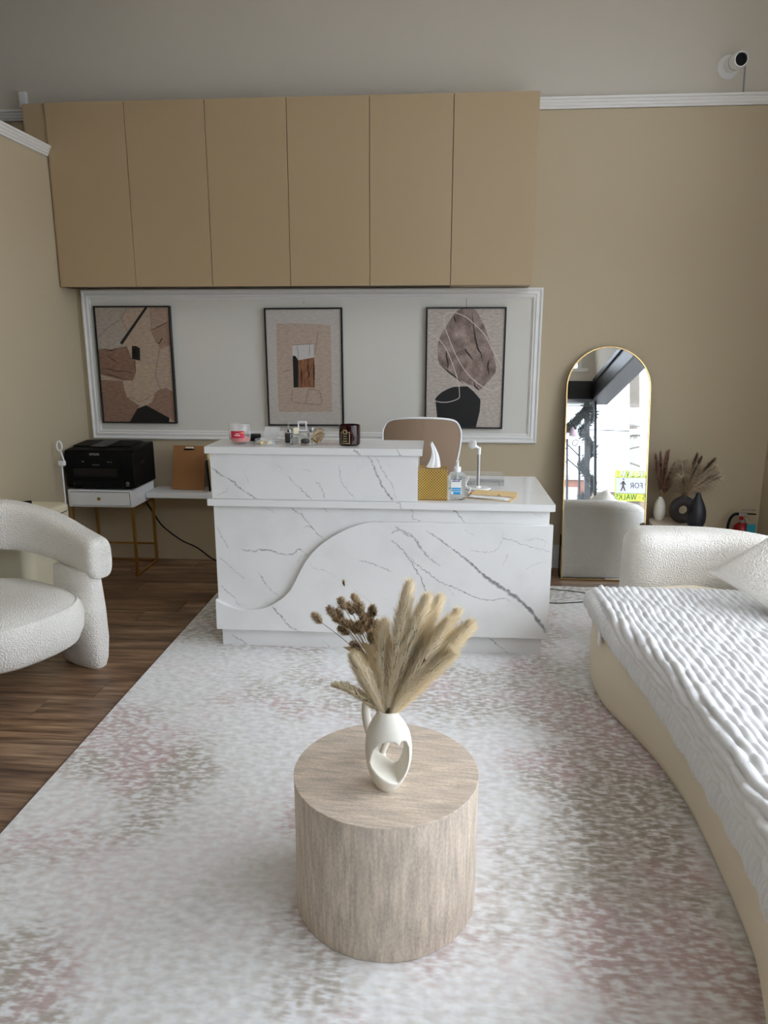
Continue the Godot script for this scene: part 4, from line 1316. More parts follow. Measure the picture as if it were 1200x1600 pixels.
# ------------------------------------------------------------------ things on the desk
func build_desk_items() -> void:
	var yc := 1.061
	var yd := 0.801
	# pink candle in clear jar
	var j := thing("candle_jar", "clear glass candle jar with pink wax and red label", "candle", Vector3(-0.992, yc, -3.56))
	part(j, "jar", lathe([Vector2(0, 0), Vector2(0.036, 0), Vector2(0.048, 0.010), Vector2(0.054, 0.026), Vector2(0.055, 0.085), Vector2(0.053, 0.088), Vector2(0.056, 0.094), Vector2(0.054, 0.100), Vector2(0.050, 0.098), Vector2(0.051, 0.085), Vector2(0.051, 0.03), Vector2(0.044, 0.012), Vector2(0, 0.010)], 36, 50.0), M.thin_glass)
	part(j, "wax", lathe([Vector2(0, 0.0105), Vector2(0.043, 0.0125), Vector2(0.0495, 0.027), Vector2(0.0495, 0.031), Vector2(0, 0.031)], 36), M.red_wax)
	part(j, "label", band(0.0556, 0.033, 0.068, -0.62, 0.66), M.red_label)
	part(j, "label_stripe", band(0.0559, 0.058, 0.0605, 0.22, 0.6), M.gold_foil)
	for k in 2: part(j, "lettering", band(0.0559, 0.045 + k * 0.008, 0.048 + k * 0.008, -0.25 + k * 0.1, 0.28 - k * 0.08), M.paper)
	# dark red candle
	var c := thing("dark_candle", "dark red glass candle with black label on counter end", "candle", Vector3(-0.443, yc, -3.56))
	part(c, "jar", lathe([Vector2(0, 0), Vector2(0.046, 0), Vector2(0.052, 0.008), Vector2(0.0525, 0.094), Vector2(0.051, 0.099), Vector2(0.048, 0.098), Vector2(0.048, 0.06), Vector2(0, 0.06)], 36, 50.0), M.dark_glass)
	part(c, "wax", lathe([Vector2(0, 0.0605), Vector2(0.0475, 0.0605), Vector2(0.0475, 0.072), Vector2(0, 0.072)], 30), M.amber_wax)
	part(c, "label_border", band(0.0530, 0.012, 0.069, -0.78, 0.14), M.label_tan)
	part(c, "label", band(0.0533, 0.015, 0.066, -0.73, 0.09), M.label_black)
	part(c, "emblem", band(0.0535, 0.058, 0.079, -0.52, -0.12), M.label_tan)
	part(c, "emblem_centre", band(0.0537, 0.062, 0.075, -0.44, -0.20), M.label_black)
	for k in 3: part(c, "lettering", band(0.0536, 0.022 + k * 0.012, 0.026 + k * 0.012, -0.55 + k * 0.03, -0.10 - k * 0.03), M.label_tan)
	# card reader with white stand
	var d := thing("card_reader", "small black card reader beside the pink candle", "card reader", Vector3(-0.985, yc, -3.68), 0.15)
	part(d, "body", rbox(Vector3(0.13, 0.022, 0.06), 0.006, 2), M.black_soft, Vector3(0.0, 0.018, 0), Vector3(0.12, 0, 0))
	part(d, "foot", rbox(Vector3(0.10, 0.010, 0.05), 0.003), M.black_plastic, Vector3(0, 0.005, 0))
	var bs := thing("card_holder", "slanted white card holder beside the black card reader", "holder", Vector3(-0.865, yc, -3.665), -0.25)
	part(bs, "back", rbox(Vector3(0.085, 0.075, 0.004), 0.001), M.white_plastic, Vector3(0, 0.036, -0.015), Vector3(-0.5, 0, 0))
	part(bs, "lip", rbox(Vector3(0.085, 0.018, 0.004), 0.001), M.white_plastic, Vector3(0, 0.009, 0.022))
	part(bs, "foot", rbox(Vector3(0.085, 0.003, 0.045), 0.001), M.white_plastic, Vector3(0, 0.0016, 0.0))
	# clear dish with gold bits
	var dish := thing("clear_dish", "low clear acrylic dish on the marble counter", "dish", Vector3(-0.862, yc, -3.545))
	part(dish, "dish", lathe([Vector2(0, 0), Vector2(0.048, 0), Vector2(0.05, 0.003), Vector2(0.05, 0.026), Vector2(0.0475, 0.027), Vector2(0.047, 0.005), Vector2(0, 0.004)], 30, 50.0), M.thin_glass)
	var r := RandomNumberGenerator.new()
	r.seed = 12
	for k in 7:
		solo("gold_sweet", "small gold foil sweet lying in the clear dish", "sweet", rbox(Vector3(0.018, 0.008, 0.012), 0.003, 2), M.gold_foil, Vector3(-0.862 + r.randf_range(-0.024, 0.024), yc + 0.0085 + 0.003 * (k % 2), -3.545 + r.randf_range(-0.024, 0.024)), Vector3(0, r.randf() * 3.0, 0), "gold sweets in the clear dish")
	# perfume testers
	var p1 := thing("perfume_bottle", "square clear perfume bottle with cream cap", "bottle", Vector3(-0.712, yc, -3.545), 0.2)
	part(p1, "glass", rbox(Vector3(0.046, 0.05, 0.036), 0.004, 2), M.clear_glass, Vector3(0, 0.026, 0))
	part(p1, "liquid", rbox(Vector3(0.036, 0.030, 0.027), 0.003, 1), M.gel, Vector3(0, 0.021, 0))
	part(p1, "cap", rbox(Vector3(0.026, 0.032, 0.024), 0.004, 2), M.cream_plastic, Vector3(0.004, 0.068, 0))
	part(p1, "collar", lathe([Vector2(0, 0.050), Vector2(0.009, 0.050), Vector2(0.009, 0.054), Vector2(0, 0.054)], 16), M.steel)
	var p2 := thing("perfume_bottle", "tall perfume bottle with open square silver frame cap", "bottle", Vector3(-0.690, yc, -3.625), 0.1)
	part(p2, "glass", rbox(Vector3(0.05, 0.055, 0.03), 0.004, 2), M.clear_glass, Vector3(0, 0.028, 0))
	for s in [-1, 1]:
		part(p2, "cap_side", rbox(Vector3(0.007, 0.05, 0.012), 0.002), M.white_plastic, Vector3(s * 0.019, 0.082, 0))
		part(p2, "cap_bar", rbox(Vector3(0.031, 0.007, 0.012), 0.002), M.white_plastic, Vector3(0, 0.082 + s * 0.0215, 0))
	var p3 := thing("perfume_bottle", "small grey perfume bottle with polished silver cap", "bottle", Vector3(-0.760, yc, -3.625))
	part(p3, "glass", lathe([Vector2(0, 0), Vector2(0.018, 0), Vector2(0.02, 0.004), Vector2(0.02, 0.045), Vector2(0, 0.047)], 20), M.vase_grey)
	part(p3, "cap", lathe([Vector2(0, 0.047), Vector2(0.019, 0.048), Vector2(0.020, 0.052), Vector2(0.020, 0.066), Vector2(0, 0.068)], 20), M.chrome)
	part(p3, "tube", lathe([Vector2(0, 0.068), Vector2(0.004, 0.068), Vector2(0.004, 0.105), Vector2(0, 0.106)], 10), M.thin_glass)
	var p4 := thing("perfume_bottle", "round grey perfume bottle half hidden behind the frame capped one", "bottle", Vector3(-0.645, yc, -3.64))
	part(p4, "glass", lathe([Vector2(0, 0), Vector2(0.016, 0), Vector2(0.02, 0.01), Vector2(0.02, 0.045), Vector2(0.008, 0.052), Vector2(0, 0.052)], 20), M.clear_glass)
	part(p4, "cap", lathe([Vector2(0, 0.0525), Vector2(0.013, 0.0525), Vector2(0.015, 0.058), Vector2(0.015, 0.070), Vector2(0.011, 0.075), Vector2(0, 0.075)], 20), M.steel)
	solo("clear_tray", "flat clear acrylic tray under the tilted bottle", "tray", rbox(Vector3(0.13, 0.008, 0.075), 0.002), M.thin_glass, Vector3(-0.615, yc + 0.0045, -3.53), Vector3(0, 0.15, 0))
	var p5 := thing("glass_stopper_bottle", "tilted oval amber glass bottle lying on a clear tray", "bottle", Vector3(-0.612, yc + 0.009, -3.53))
	var oval_glass := lathe([Vector2(0, 0), Vector2(0.012, 0.002), Vector2(0.024, 0.016), Vector2(0.028, 0.038), Vector2(0.024, 0.060), Vector2(0.012, 0.074), Vector2(0, 0.076)], 20, 60.0, 1.0, 0.45)
	part(p5, "glass", oval_glass, M.amber_glass, Vector3(0, 0.008, 0), Vector3(0.1, 0, -0.55))
	part(p5, "collar", rbox(Vector3(0.03, 0.012, 0.018), 0.003), M.gold, Vector3(0.006, 0.012, 0.0), Vector3(0, 0, -0.5))
	solo("glass_stone", "small round smoky glass stone beside the tilted bottle", "stone", lathe([Vector2(0, 0), Vector2(0.018, 0.003), Vector2(0.023, 0.012), Vector2(0.018, 0.022), Vector2(0, 0.026)], 16, 60.0), M.vase_grey, Vector3(-0.655, yc + 0.009, -3.515))
	# gold tissue box
	var tb := thing("tissue_box", "gold lattice tissue box cover with white tissue", "tissue box", Vector3(-0.030, yd, -3.568))
	var bx := rbox_data(Vector3(0.142, 0.150, 0.142), 0.003, 1)
	part(tb, "cover", mk(moved(bx[0], Transform3D(Basis(), Vector3(0, 0.0755, 0))), bx[1], bx[2], 35.0), M.gold_lattice)
	part(tb, "rim", lathe([Vector2(0.030, 0.150), Vector2(0.040, 0.1505), Vector2(0.042, 0.153), Vector2(0.038, 0.155), Vector2(0.030, 0.153)], 24, 50.0), M.gold)
	part(tb, "base_trim", rbox(Vector3(0.145, 0.008, 0.145), 0.002), M.gold, Vector3(0, 0.004, 0))
	solo("tissue", "white paper tissue pulled up from the gold box", "tissue", tissue_mesh(), M.tissue, Vector3(-0.030, yd + 0.1505, -3.568))
	# hand sanitizer
	var hs := thing("sanitizer_bottle", "clear pump bottle of hand sanitizer with blue label", "bottle", Vector3(0.088, yd, -3.535))
	part(hs, "bottle", loft(round_rect(0.041, 0.026, 0.018), [Vector2(0.004, 0.0), Vector2(0.0, 0.004), Vector2(0.0, 0.012), Vector2(0.0, 0.118), Vector2(0.004, 0.130), Vector2(0.012, 0.137), Vector2(0.019, 0.140)], 50.0), M.gel)
	part(hs, "collar", lathe([Vector2(0, 0.138), Vector2(0.017, 0.138), Vector2(0.018, 0.141), Vector2(0.018, 0.158), Vector2(0.015, 0.162), Vector2(0.007, 0.164), Vector2(0.007, 0.185), Vector2(0, 0.186)], 24), M.white_plastic)
	part(hs, "pump_head", rbox(Vector3(0.016, 0.010, 0.022), 0.004, 2), M.white_plastic, Vector3(0, 0.189, 0))
	part(hs, "nozzle", rod(Vector3(0, 0.190, -0.01), Vector3(0, 0.184, -0.045), 0.004), M.white_plastic)
	part(hs, "dip_tube", rod(Vector3(0, 0.012, 0), Vector3(0, 0.138, 0), 0.002, 6), M.white_plastic)
	part(hs, "label", rbox(Vector3(0.050, 0.070, 0.0008), 0.0003), M.paper, Vector3(-0.004, 0.066, 0.0268))
	part(hs, "label_band", rbox(Vector3(0.046, 0.018, 0.0008), 0.0003), M.cyan_ink, Vector3(-0.004, 0.054, 0.0275))
	part(hs, "label_foot", rbox(Vector3(0.036, 0.012, 0.0008), 0.0003), M.cyan_ink, Vector3(0.0, 0.036, 0.0275))
	part(hs, "logo_plate", slab_upright(PackedVector2Array([Vector2(-0.022, 0), Vector2(0.016, 0.0), Vector2(0.020, 0.013), Vector2(-0.017, 0.013)]), 0.0, 0.0008, 0.0002), M.purple_ink, Vector3(-0.003, 0.092, 0.0272))
	part(hs, "lettering", text_mesh("PURELL", 0.0085, 0.0006), M.paper, Vector3(-0.003, 0.0985, 0.0285))
	part(hs, "lettering", text_mesh("Hand Sanitizer", 0.0048, 0.0005), M.paper, Vector3(-0.004, 0.054, 0.0284))
	# phone stand, upright, white and silver
	var ps := thing("phone_stand", "white and silver phone stand with suction holder on the desk", "phone stand", Vector3(0.205, yd, -3.80))
	part(ps, "base", loft(oval(0.068, 0.05, 2.0), [Vector2(0.002, 0), Vector2(0, 0.002), Vector2(0, 0.007), Vector2(0.004, 0.010)]), M.white_plastic)
	part(ps, "foot_ring", loft(oval(0.0685, 0.0505, 2.0), [Vector2(0, -0.0), Vector2(0, 0.0018)]), M.black_soft)
	part(ps, "pole", rod(Vector3(0, 0.010, 0), Vector3(0, 0.185, 0), 0.0085, 16), M.steel)
	part(ps, "sleeve", rod(Vector3(0, 0.185, 0), Vector3(0, 0.222, 0), 0.0095, 16), M.white_plastic)
	part(ps, "foot_collar", lathe([Vector2(0, 0.010), Vector2(0.016, 0.010), Vector2(0.012, 0.018), Vector2(0, 0.02)], 16), M.white_plastic)
	part(ps, "arm", rod(Vector3(0, 0.215, 0), Vector3(-0.022, 0.232, 0.01), 0.007, 10), M.white_plastic)
	part(ps, "holder", lathe([Vector2(0, 0), Vector2(0.021, 0), Vector2(0.024, 0.004), Vector2(0.022, 0.008), Vector2(0.012, 0.012), Vector2(0, 0.012)], 24), M.white_plastic, Vector3(-0.034, 0.238, 0.014), Vector3(1.25, 0, 0.5))
	# folder of papers
	var fo := thing("paper_folder", "open manila folder with white papers on the desk", "folder", Vector3(0.265, yd, -3.60), -0.35)
	part(fo, "cover", rbox(Vector3(0.23, 0.0015, 0.15), 0.0005), M.manila, Vector3(0, 0.001, 0))
	for k in 4: part(fo, "sheet", rbox(Vector3(0.20 - k * 0.008, 0.0012, 0.125), 0.0004), M.paper, Vector3(-0.006 * k, 0.0027 + k * 0.0018, 0.004 * k), Vector3(0, 0.08 * k - 0.1, 0))
	part(fo, "orange_sheet", rbox(Vector3(0.14, 0.0012, 0.05), 0.0004), M.orange_paper, Vector3(-0.05, 0.0102, -0.03), Vector3(0, 0.3, 0))
	part(fo, "flap", rbox(Vector3(0.22, 0.0012, 0.11), 0.0004), M.manila, Vector3(0.005, 0.0135, -0.035), Vector3(0.04, 0.1, 0))
	part(fo, "fastener", rod(Vector3(0.03, 0.016, -0.01), Vector3(0.05, 0.016, 0.03), 0.002, 6), M.gold)
	# spectacles-like white cable behind the sanitizer
	solo("white_cable", "coiled thin white cable behind the sanitizer bottle", "cable", tube(spline([Vector3(0.11, yd + 0.004, -3.66), Vector3(0.135, yd + 0.05, -3.66), Vector3(0.15, yd + 0.09, -3.665), Vector3(0.135, yd + 0.075, -3.67), Vector3(0.14, yd + 0.04, -3.67), Vector3(0.16, yd + 0.03, -3.66), Vector3(0.15, yd + 0.004, -3.64)], 6), 0.0028, 6), M.white_plastic)
	solo("clear_file_tray", "clear acrylic letter tray behind the phone stand", "tray", clear_tray(), M.thin_glass, Vector3(0.22, yd, -3.99))

func clear_tray() -> ArrayMesh:
	var b := Bag.new()
	add_box(b, Vector3(0, 0.002, 0), Vector3(0.26, 0.003, 0.2), 0.001)
	for s in [-1, 1]: add_box(b, Vector3(s * 0.128, 0.023, 0), Vector3(0.004, 0.045, 0.2), 0.001)
	add_box(b, Vector3(0, 0.023, -0.098), Vector3(0.252, 0.045, 0.004), 0.001)
	return done(b)

# Curved label strip on a cylinder; angles from the +z side, to the right positive.
func band(r: float, y0: float, y1: float, a0: float, a1: float) -> ArrayMesh:
	var v := PackedVector3Array()
	var idx := PackedInt32Array()
	var n := 12
	for k in n + 1:
		var a := lerpf(a0, a1, float(k) / n)
		for y in [y0, y1]:
			for q in [r - 0.0006, r]: v.append(Vector3(sin(a) * q, y, cos(a) * q))
	for k in n:
		var b := k * 4
		for e in [[1, 5, 7, 3], [0, 2, 6, 4], [0, 4, 5, 1], [2, 3, 7, 6]]:
			idx.append_array([b + e[0], b + e[1], b + e[2], b + e[0], b + e[2], b + e[3]])
	idx.append_array([0, 1, 3, 0, 3, 2, n * 4, n * 4 + 2, n * 4 + 3, n * 4, n * 4 + 3, n * 4 + 1])
	return mk(v, idx, PackedVector2Array(), 30.0)

func tissue_mesh() -> ArrayMesh:
	# a pinched sheet: folded cone with pleats
	var v := PackedVector3Array()
	var idx := PackedInt32Array()
	var n := 40
	var rows := 10
	for k in rows + 1:
		var f := float(k) / rows
		for s in n:
			var a := TAU * s / n
			var r := lerpf(0.030, 0.004, pow(f, 0.8)) * (1.0 + 0.22 * sin(a * 3.0 + f * 1.5) + 0.12 * sin(a * 7.0 + 1.0) - 0.1 * f)
			var h := 0.118 * f * (1.0 + 0.10 * f * sin(a * 2.0 + 0.6))
			v.append(Vector3(cos(a) * r * 1.05 - 0.012 * f * f + 0.010 * sin(f * 3.0), h, sin(a) * r * 0.62))
	for k in rows:
		for s in n:
			var a := k * n + s
			var a2 := k * n + (s + 1) % n
			idx.append_array([a, a2 + n, a2, a, a + n, a2 + n])
	return mk(v, idx, PackedVector2Array(), 60.0, false)

# ------------------------------------------------------------------ rug, drum table, vases with dried grass
func build_rug_and_table() -> void:
	var x0 := -1.39
	var x1 := 1.95
	var z0 := -4.60
	var z1 := 0.35
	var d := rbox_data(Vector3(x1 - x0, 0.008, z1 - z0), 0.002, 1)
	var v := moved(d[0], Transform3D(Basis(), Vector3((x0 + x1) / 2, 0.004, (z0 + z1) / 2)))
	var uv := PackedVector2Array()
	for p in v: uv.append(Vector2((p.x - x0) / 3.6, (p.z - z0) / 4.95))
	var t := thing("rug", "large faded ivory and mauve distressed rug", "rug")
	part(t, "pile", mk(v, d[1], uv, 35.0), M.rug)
	part(t, "bound_edge", span_box(Vector3(x0 - 0.006, 0.0005, z0), Vector3(x0 + 0.001, 0.0075, z1), 0.002), M.rug_edge)
	part(t, "bound_edge", span_box(Vector3(x0, 0.0005, z0 - 0.006), Vector3(x1, 0.0075, z0 + 0.001), 0.002), M.rug_edge)
	# drum table
	var c := Vector3(-0.131, 0.0085, -1.803)
	var R := 0.254
	var tb := thing("drum_table", "round travertine look drum coffee table on the rug", "table", c)
	part(tb, "body", drum_side(R, 0.0, 0.388), M.travertine)
	part(tb, "top", drum_top(R + 0.0008, 0.3885, 0.3925, 0.07), M.travertine)

func drum_side(R: float, y0: float, y1: float) -> ArrayMesh:
	var seg := 72
	var v := PackedVector3Array()
	var uv := PackedVector2Array()
	var idx := PackedInt32Array()
	var prof := [Vector2(0, y0), Vector2(R - 0.002, y0), Vector2(R, y0 + 0.002), Vector2(R, y1), Vector2(0, y1)]
	for p in prof:
		for s in seg + 1:
			var a := TAU * s / seg
			v.append(Vector3(cos(a) * p.x, p.y, sin(a) * p.x))
			uv.append(Vector2(p.y / 0.9, 2.0 * s / seg))
	for k in prof.size() - 1:
		for s in seg:
			var a := k * (seg + 1) + s
			idx.append_array([a, a + 1, a + seg + 2, a, a + seg + 2, a + seg + 1])
	return mk(v, idx, uv, 40.0)

func drum_top(R: float, y0: float, y1: float, turn: float) -> ArrayMesh:
	var d := lathe_data([Vector2(0, y0), Vector2(R, y0), Vector2(R, y1 - 0.001), Vector2(R - 0.001, y1), Vector2(0, y1)], 72)
	var uv := PackedVector2Array()
	for p in d[0]:
		var q := Vector2(p.x, p.z).rotated(-turn)
		uv.append(Vector2(q.x / 0.75 + 0.2, q.y / 0.62 + 0.4))
	return mk(d[0], d[1], uv, 40.0)

const HEART := [Vector2(-0.0505, 0.092), Vector2(-0.046, 0.115), Vector2(-0.039, 0.133), Vector2(-0.0245, 0.152), Vector2(-0.008, 0.161), Vector2(0.008, 0.160), Vector2(0.018, 0.153), Vector2(0.0245, 0.146), Vector2(0.031, 0.156), Vector2(0.038, 0.159), Vector2(0.047, 0.154), Vector2(0.0554, 0.135), Vector2(0.057, 0.100), Vector2(0.050, 0.064), Vector2(0.038, 0.038), Vector2(0.025, 0.0255), Vector2(0.0, 0.040), Vector2(-0.026, 0.0585), Vector2(-0.044, 0.0745)]
func heart2(p: Vector2) -> float:
	var n := HEART.size()
	var d := p.distance_squared_to(HEART[0])
	var inside := false
	var j := n - 1
	for i in n:
		var a: Vector2 = HEART[i]
		var b: Vector2 = HEART[j]
		var e := b - a
		var w := p - a
		var q := w - e * clampf(w.dot(e) / e.dot(e), 0.0, 1.0)
		d = minf(d, q.length_squared())
		if (a.y > p.y) != (b.y > p.y) and p.x < (b.x - a.x) * (p.y - a.y) / (b.y - a.y) + a.x: inside = not inside
		j = i
	return -sqrt(d) if inside else sqrt(d)

func vase_field(p: Vector3) -> float:
	var y := p.y
	var f0 := clampf(y / 0.222, 0.0, 1.0)
	var off := 0.014 * f0 * (1.0 - f0) - 0.003 * f0
	var q := Vector2(p.x - off, p.z)
	var prof := [0.0270, 0.0400, 0.0490, 0.0555, 0.0595, 0.0615, 0.0615, 0.0600, 0.0560, 0.0475, 0.0350, 0.0225]
	var f := f0 * 11.0
	var i := mini(int(f), 10)
	var r: float = lerpf(prof[i], prof[i + 1], f - i)
	var body := maxf((Vector2(q.x, q.y * 1.08).length() - r) * 0.8, maxf(-y, y - 0.222))
	if body > 0.03: return body
	body = smax(body, -(maxf(q.length() - 0.015, 0.20 - y)), 0.003)
	var dz := 0.056 - p.z
	var k := clampf(1.0 - 2.9 * maxf(dz, 0.0), 0.68, 1.12)
	var c := Vector2(-0.014, 0.094)
	var cut := heart2((Vector2(p.x - 0.004, y) - c) / k + c) * k * 0.8
	return smax(body, -cut, 0.003)

func _ell(p: Vector3, r: Vector3) -> float:
	var k := (p / r).length()
	return (k - 1.0) * minf(r.x, minf(r.y, r.z)) * 1.2

# One plume of dried grass: soft core and fine hairs, coloured by vertex.
func plume(a: Vector3, b: Vector3, bend: Vector3, width: float, from_t: float, hairs: int, c0: Color, c1: Color, r: RandomNumberGenerator, spread := 0.35, hair := 0.04, wheat := false, core := 0.42) -> ArrayMesh:
	var v := PackedVector3Array()
	var n := PackedVector3Array()
	var col := PackedColorArray()
	var idx := PackedInt32Array()
	var curve := func(t: float) -> Vector3:
		return a.lerp(b, t) + bend * (t * (1.0 - t) * 4.0) * 0.5
	# core
	var rings := 14
	var seg := 8
	var ax := (b - a).normalized()
	var s0 := ax.cross(Vector3(0.3, 0.2, 1)).normalized()
	var s1 := s0.cross(ax)
	for k in rings + 1:
		var f := float(k) / rings
		var t := lerpf(from_t, 1.0, f)
		var w := width * core * pow(sin(PI * clampf(f * 0.92 + 0.04, 0, 1)), 0.7)
		for s in seg:
			var g := TAU * s / seg
			var d: Vector3 = s0 * cos(g) + s1 * sin(g)
			v.append(curve.call(t) + d * w)
			n.append(d)
			col.append(c0.lerp(c1, 0.3 + 0.25 * r.randf()))
	for k in rings:
		for s in seg:
			var i := k * seg + s
			var j := k * seg + (s + 1) % seg
			idx.append_array([i, j + seg, j, i, i + seg, j + seg])
	for k in hairs:
		var f := r.randf()
		if wheat: f = round(f * 22.0) / 22.0 + r.randf() * 0.012
		var t := lerpf(from_t, 1.0, f)
		var w := width * pow(sin(PI * clampf(f * 0.88 + 0.08, 0.02, 0.99)), 0.6)
		var g := r.randf() * TAU
		var d: Vector3 = s0 * cos(g) + s1 * sin(g)
		var p: Vector3 = curve.call(t) + d * w * r.randf_range(0.25, 0.62)
		var e: Vector3 = p + (ax * (1.0 - spread) + d * spread * r.randf_range(0.5, 1.4) + Vector3(r.randfn(), r.randfn(), r.randfn()) * 0.10).normalized() * hair * r.randf_range(0.5, 1.2) * (0.45 + 0.55 * w / width)
		var side := (e - p).cross(d).normalized() * r.randf_range(0.0005, 0.0011) * (1.3 if wheat else 1.0)
		var i := v.size()
		v.append_array([p - side, p + side, e])
		n.append_array([d, d, d])
		var cc := c0.lerp(c1, r.randf())
		col.append_array([cc, cc, cc * 1.08])
		idx.append_array([i, i + 2, i + 1])
	var arr := []
	arr.resize(Mesh.ARRAY_MAX)
	arr[Mesh.ARRAY_VERTEX] = v
	arr[Mesh.ARRAY_NORMAL] = n
	arr[Mesh.ARRAY_COLOR] = col
	arr[Mesh.ARRAY_INDEX] = idx
	var m := ArrayMesh.new()
	m.add_surface_from_arrays(Mesh.PRIMITIVE_TRIANGLES, arr)
	return m

func lin(r: int, g: int, b: int) -> Color:
	return rgb8(r, g, b).srgb_to_linear()

func add_plume(called: String, label: String, group: String, foot: Vector3, tip: Vector3, bend: Vector3, width: float, from_t: float, hairs: int, c0: Color, c1: Color, r: RandomNumberGenerator, spread := 0.35, hair := 0.04, wheat := false, stem_r := 0.0016, core := 0.42) -> void:
	var t := thing(called, label, "dried grass", foot, 0.0, group)
	part(t, "head", plume(Vector3.ZERO, tip - foot, bend, width, from_t, hairs, c0, c1, r, spread, hair, wheat, core), M.dry_grass)
	var pts := PackedVector3Array()
	for k in 7:
		var f := k / 6.0 * minf(1.0, from_t + 0.15)
		pts.append((tip - foot) * f + bend * (f * (1.0 - f) * 4.0) * 0.5)
	part(t, "stem", tube(pts, stem_r, 5), M.stem)

func build_table_vases() -> void:
	var y := 0.4012
	var at := Vector3(-0.121, y, -1.722)
	solo("vase", "cream ceramic vase with heart shaped opening through its body", "vase", nets(Vector3(-0.085, -0.006, -0.068), Vector3(0.085, 0.230, 0.068), 0.0032, vase_field), M.ceramic, at, Vector3(0, 0.06, 0))
	var at2 := Vector3(-0.155, y, -1.868)
	var v2 := thing("loop_vase", "cream ceramic loop vase standing behind the heart vase", "vase", at2)
	for s in [-1, 1]:
		var pts := spline([Vector3(s * 0.006, 0.008, 0), Vector3(s * 0.016, 0.036, 0), Vector3(s * 0.030, 0.080, 0), Vector3(s * 0.0385, 0.132, 0), Vector3(s * 0.034, 0.180, 0), Vector3(s * 0.019, 0.214, 0), Vector3(s * 0.004, 0.228, 0)], 6)
		var rr := []
		for k in pts.size(): rr.append(lerpf(0.008, 0.0128, clampf(k / 14.0, 0, 1)))
		part(v2, "arm", tube(pts, rr, 14), M.ceramic)
	part(v2, "neck", lathe([Vector2(0, 0.222), Vector2(0.017, 0.222), Vector2(0.016, 0.245), Vector2(0.018, 0.258), Vector2(0.013, 0.258), Vector2(0.012, 0.24), Vector2(0, 0.238)], 20), M.ceramic)
	part(v2, "foot", lathe([Vector2(0, 0), Vector2(0.018, 0), Vector2(0.018, 0.006), Vector2(0.008, 0.014), Vector2(0, 0.015)], 16), M.ceramic)
	# pampas plumes in the front vase
	var r := RandomNumberGenerator.new()
	r.seed = 77
	var foot := at + Vector3(-0.006, 0.190, 0.0)
	var tips := [
		[Vector3(-0.206, 0.781, -1.70), 0.026], [Vector3(-0.136, 0.835, -1.80), 0.038], [Vector3(-0.069, 0.957, -1.76), 0.034],
		[Vector3(-0.023, 0.930, -1.74), 0.036], [Vector3(0.010, 0.900, -1.82), 0.038], [Vector3(0.030, 0.882, -1.70), 0.034],
		[Vector3(0.056, 0.882, -1.77), 0.033], [Vector3(0.086, 0.872, -1.72), 0.034], [Vector3(0.094, 0.828, -1.80), 0.038], [Vector3(0.045, 0.805, -1.68), 0.034]]
	for q in tips:
		var dz := Vector3(r.randf_range(-0.02, 0.02), 0.02, r.randf_range(-0.02, 0.02))
		add_plume("pampas_plume", "cream pampas grass plume standing in the heart vase", "cream pampas plumes in the heart vase", foot + Vector3(r.randf_range(-0.006, 0.006), 0, r.randf_range(-0.006, 0.006)), q[0], dz, q[1], 0.10, 4600, lin(244, 219, 176), lin(255, 247, 226), r, 0.34, 0.034, false, 0.0016, 0.26)
	add_plume("wheat_head", "golden wheat like grass head leaning left from the heart vase", "", foot, Vector3(-0.263, 0.688, -1.72), Vector3(0, 0.05, 0), 0.017, 0.20, 1700, lin(230, 206, 160), lin(254, 244, 216), r, 0.42, 0.017, true)
	# bunny tail grass in the loop vase
	var b0 := lin(178, 146, 106)
	var b1 := lin(230, 204, 164)
	var spots := [[519, 972], [503, 984], [478, 998], [536, 978], [548, 975], [566, 983], [528, 988], [512, 996], [540, 990], [553, 992], [524, 1004], [508, 1012], [534, 1014], [546, 1006], [560, 1000], [571, 1008], [530, 1026], [544, 1022], [518, 1022], [556, 1014], [541, 1036], [566, 1020]]
	var foot2 := at2 + Vector3(0, 0.245, 0)
	for q in spots:
		# picture-like spread laid out in a plane behind the front vase, about 2 m from the window
		var z := -1.90 + r.randf_range(-0.05, 0.06)
		var x: float = -0.131 + (q[0] - 590.0) * 0.00176
		var yy: float = y + 0.225 + (1098.0 - q[1]) * 0.00184
		var tip := Vector3(x, yy, z)
		var dir := (tip - foot2).normalized()
		dir = (dir + Vector3(r.randf_range(-0.5, 0.1), r.randf_range(-0.2, 0.3), r.randf_range(-0.3, 0.3))).normalized()
		var t := thing("bunny_tail_grass", "brown bunny tail grass head in the loop vase", "dried grass", foot2, 0.0, "brown bunny tails in the loop vase")
		var head := plume(tip - foot2 - dir * 0.018, tip - foot2 + dir * 0.019, Vector3.ZERO, 0.0190, 0.0, 560, b0, b1, r, 0.5, 0.012)
		part(t, "head", head, M.dry_grass)
		part(t, "stem", tube(spline([Vector3.ZERO, (tip - foot2) * 0.5 + Vector3(0, 0.012, 0), tip - foot2 - dir * 0.012], 4), 0.0009, 5), M.stem)
	for q in [[Vector3(-0.165, 0.80, -1.84), 0.5], [Vector3(-0.20, 0.765, -1.83), 0.3], [Vector3(-0.255, 0.735, -1.86), 0.1]]:
		var t := thing("dry_leaf", "long dry beige leaf blade in the loop vase", "leaf", foot2, 0.0, "dry leaf blades in the loop vase")
		part(t, "blade", leaf_blade(q[0] - foot2, 0.013), M.leaf)
	solo("stray_seed", "single loose grass tuft caught above the bunny tails", "dried grass", plume(Vector3(0, -0.008, 0), Vector3(-0.004, 0.010, 0), Vector3.ZERO, 0.007, 0.0, 60, b1, lin(232, 210, 170), r, 0.4, 0.008), M.dry_grass, Vector3(-0.255, 0.905, -1.90))

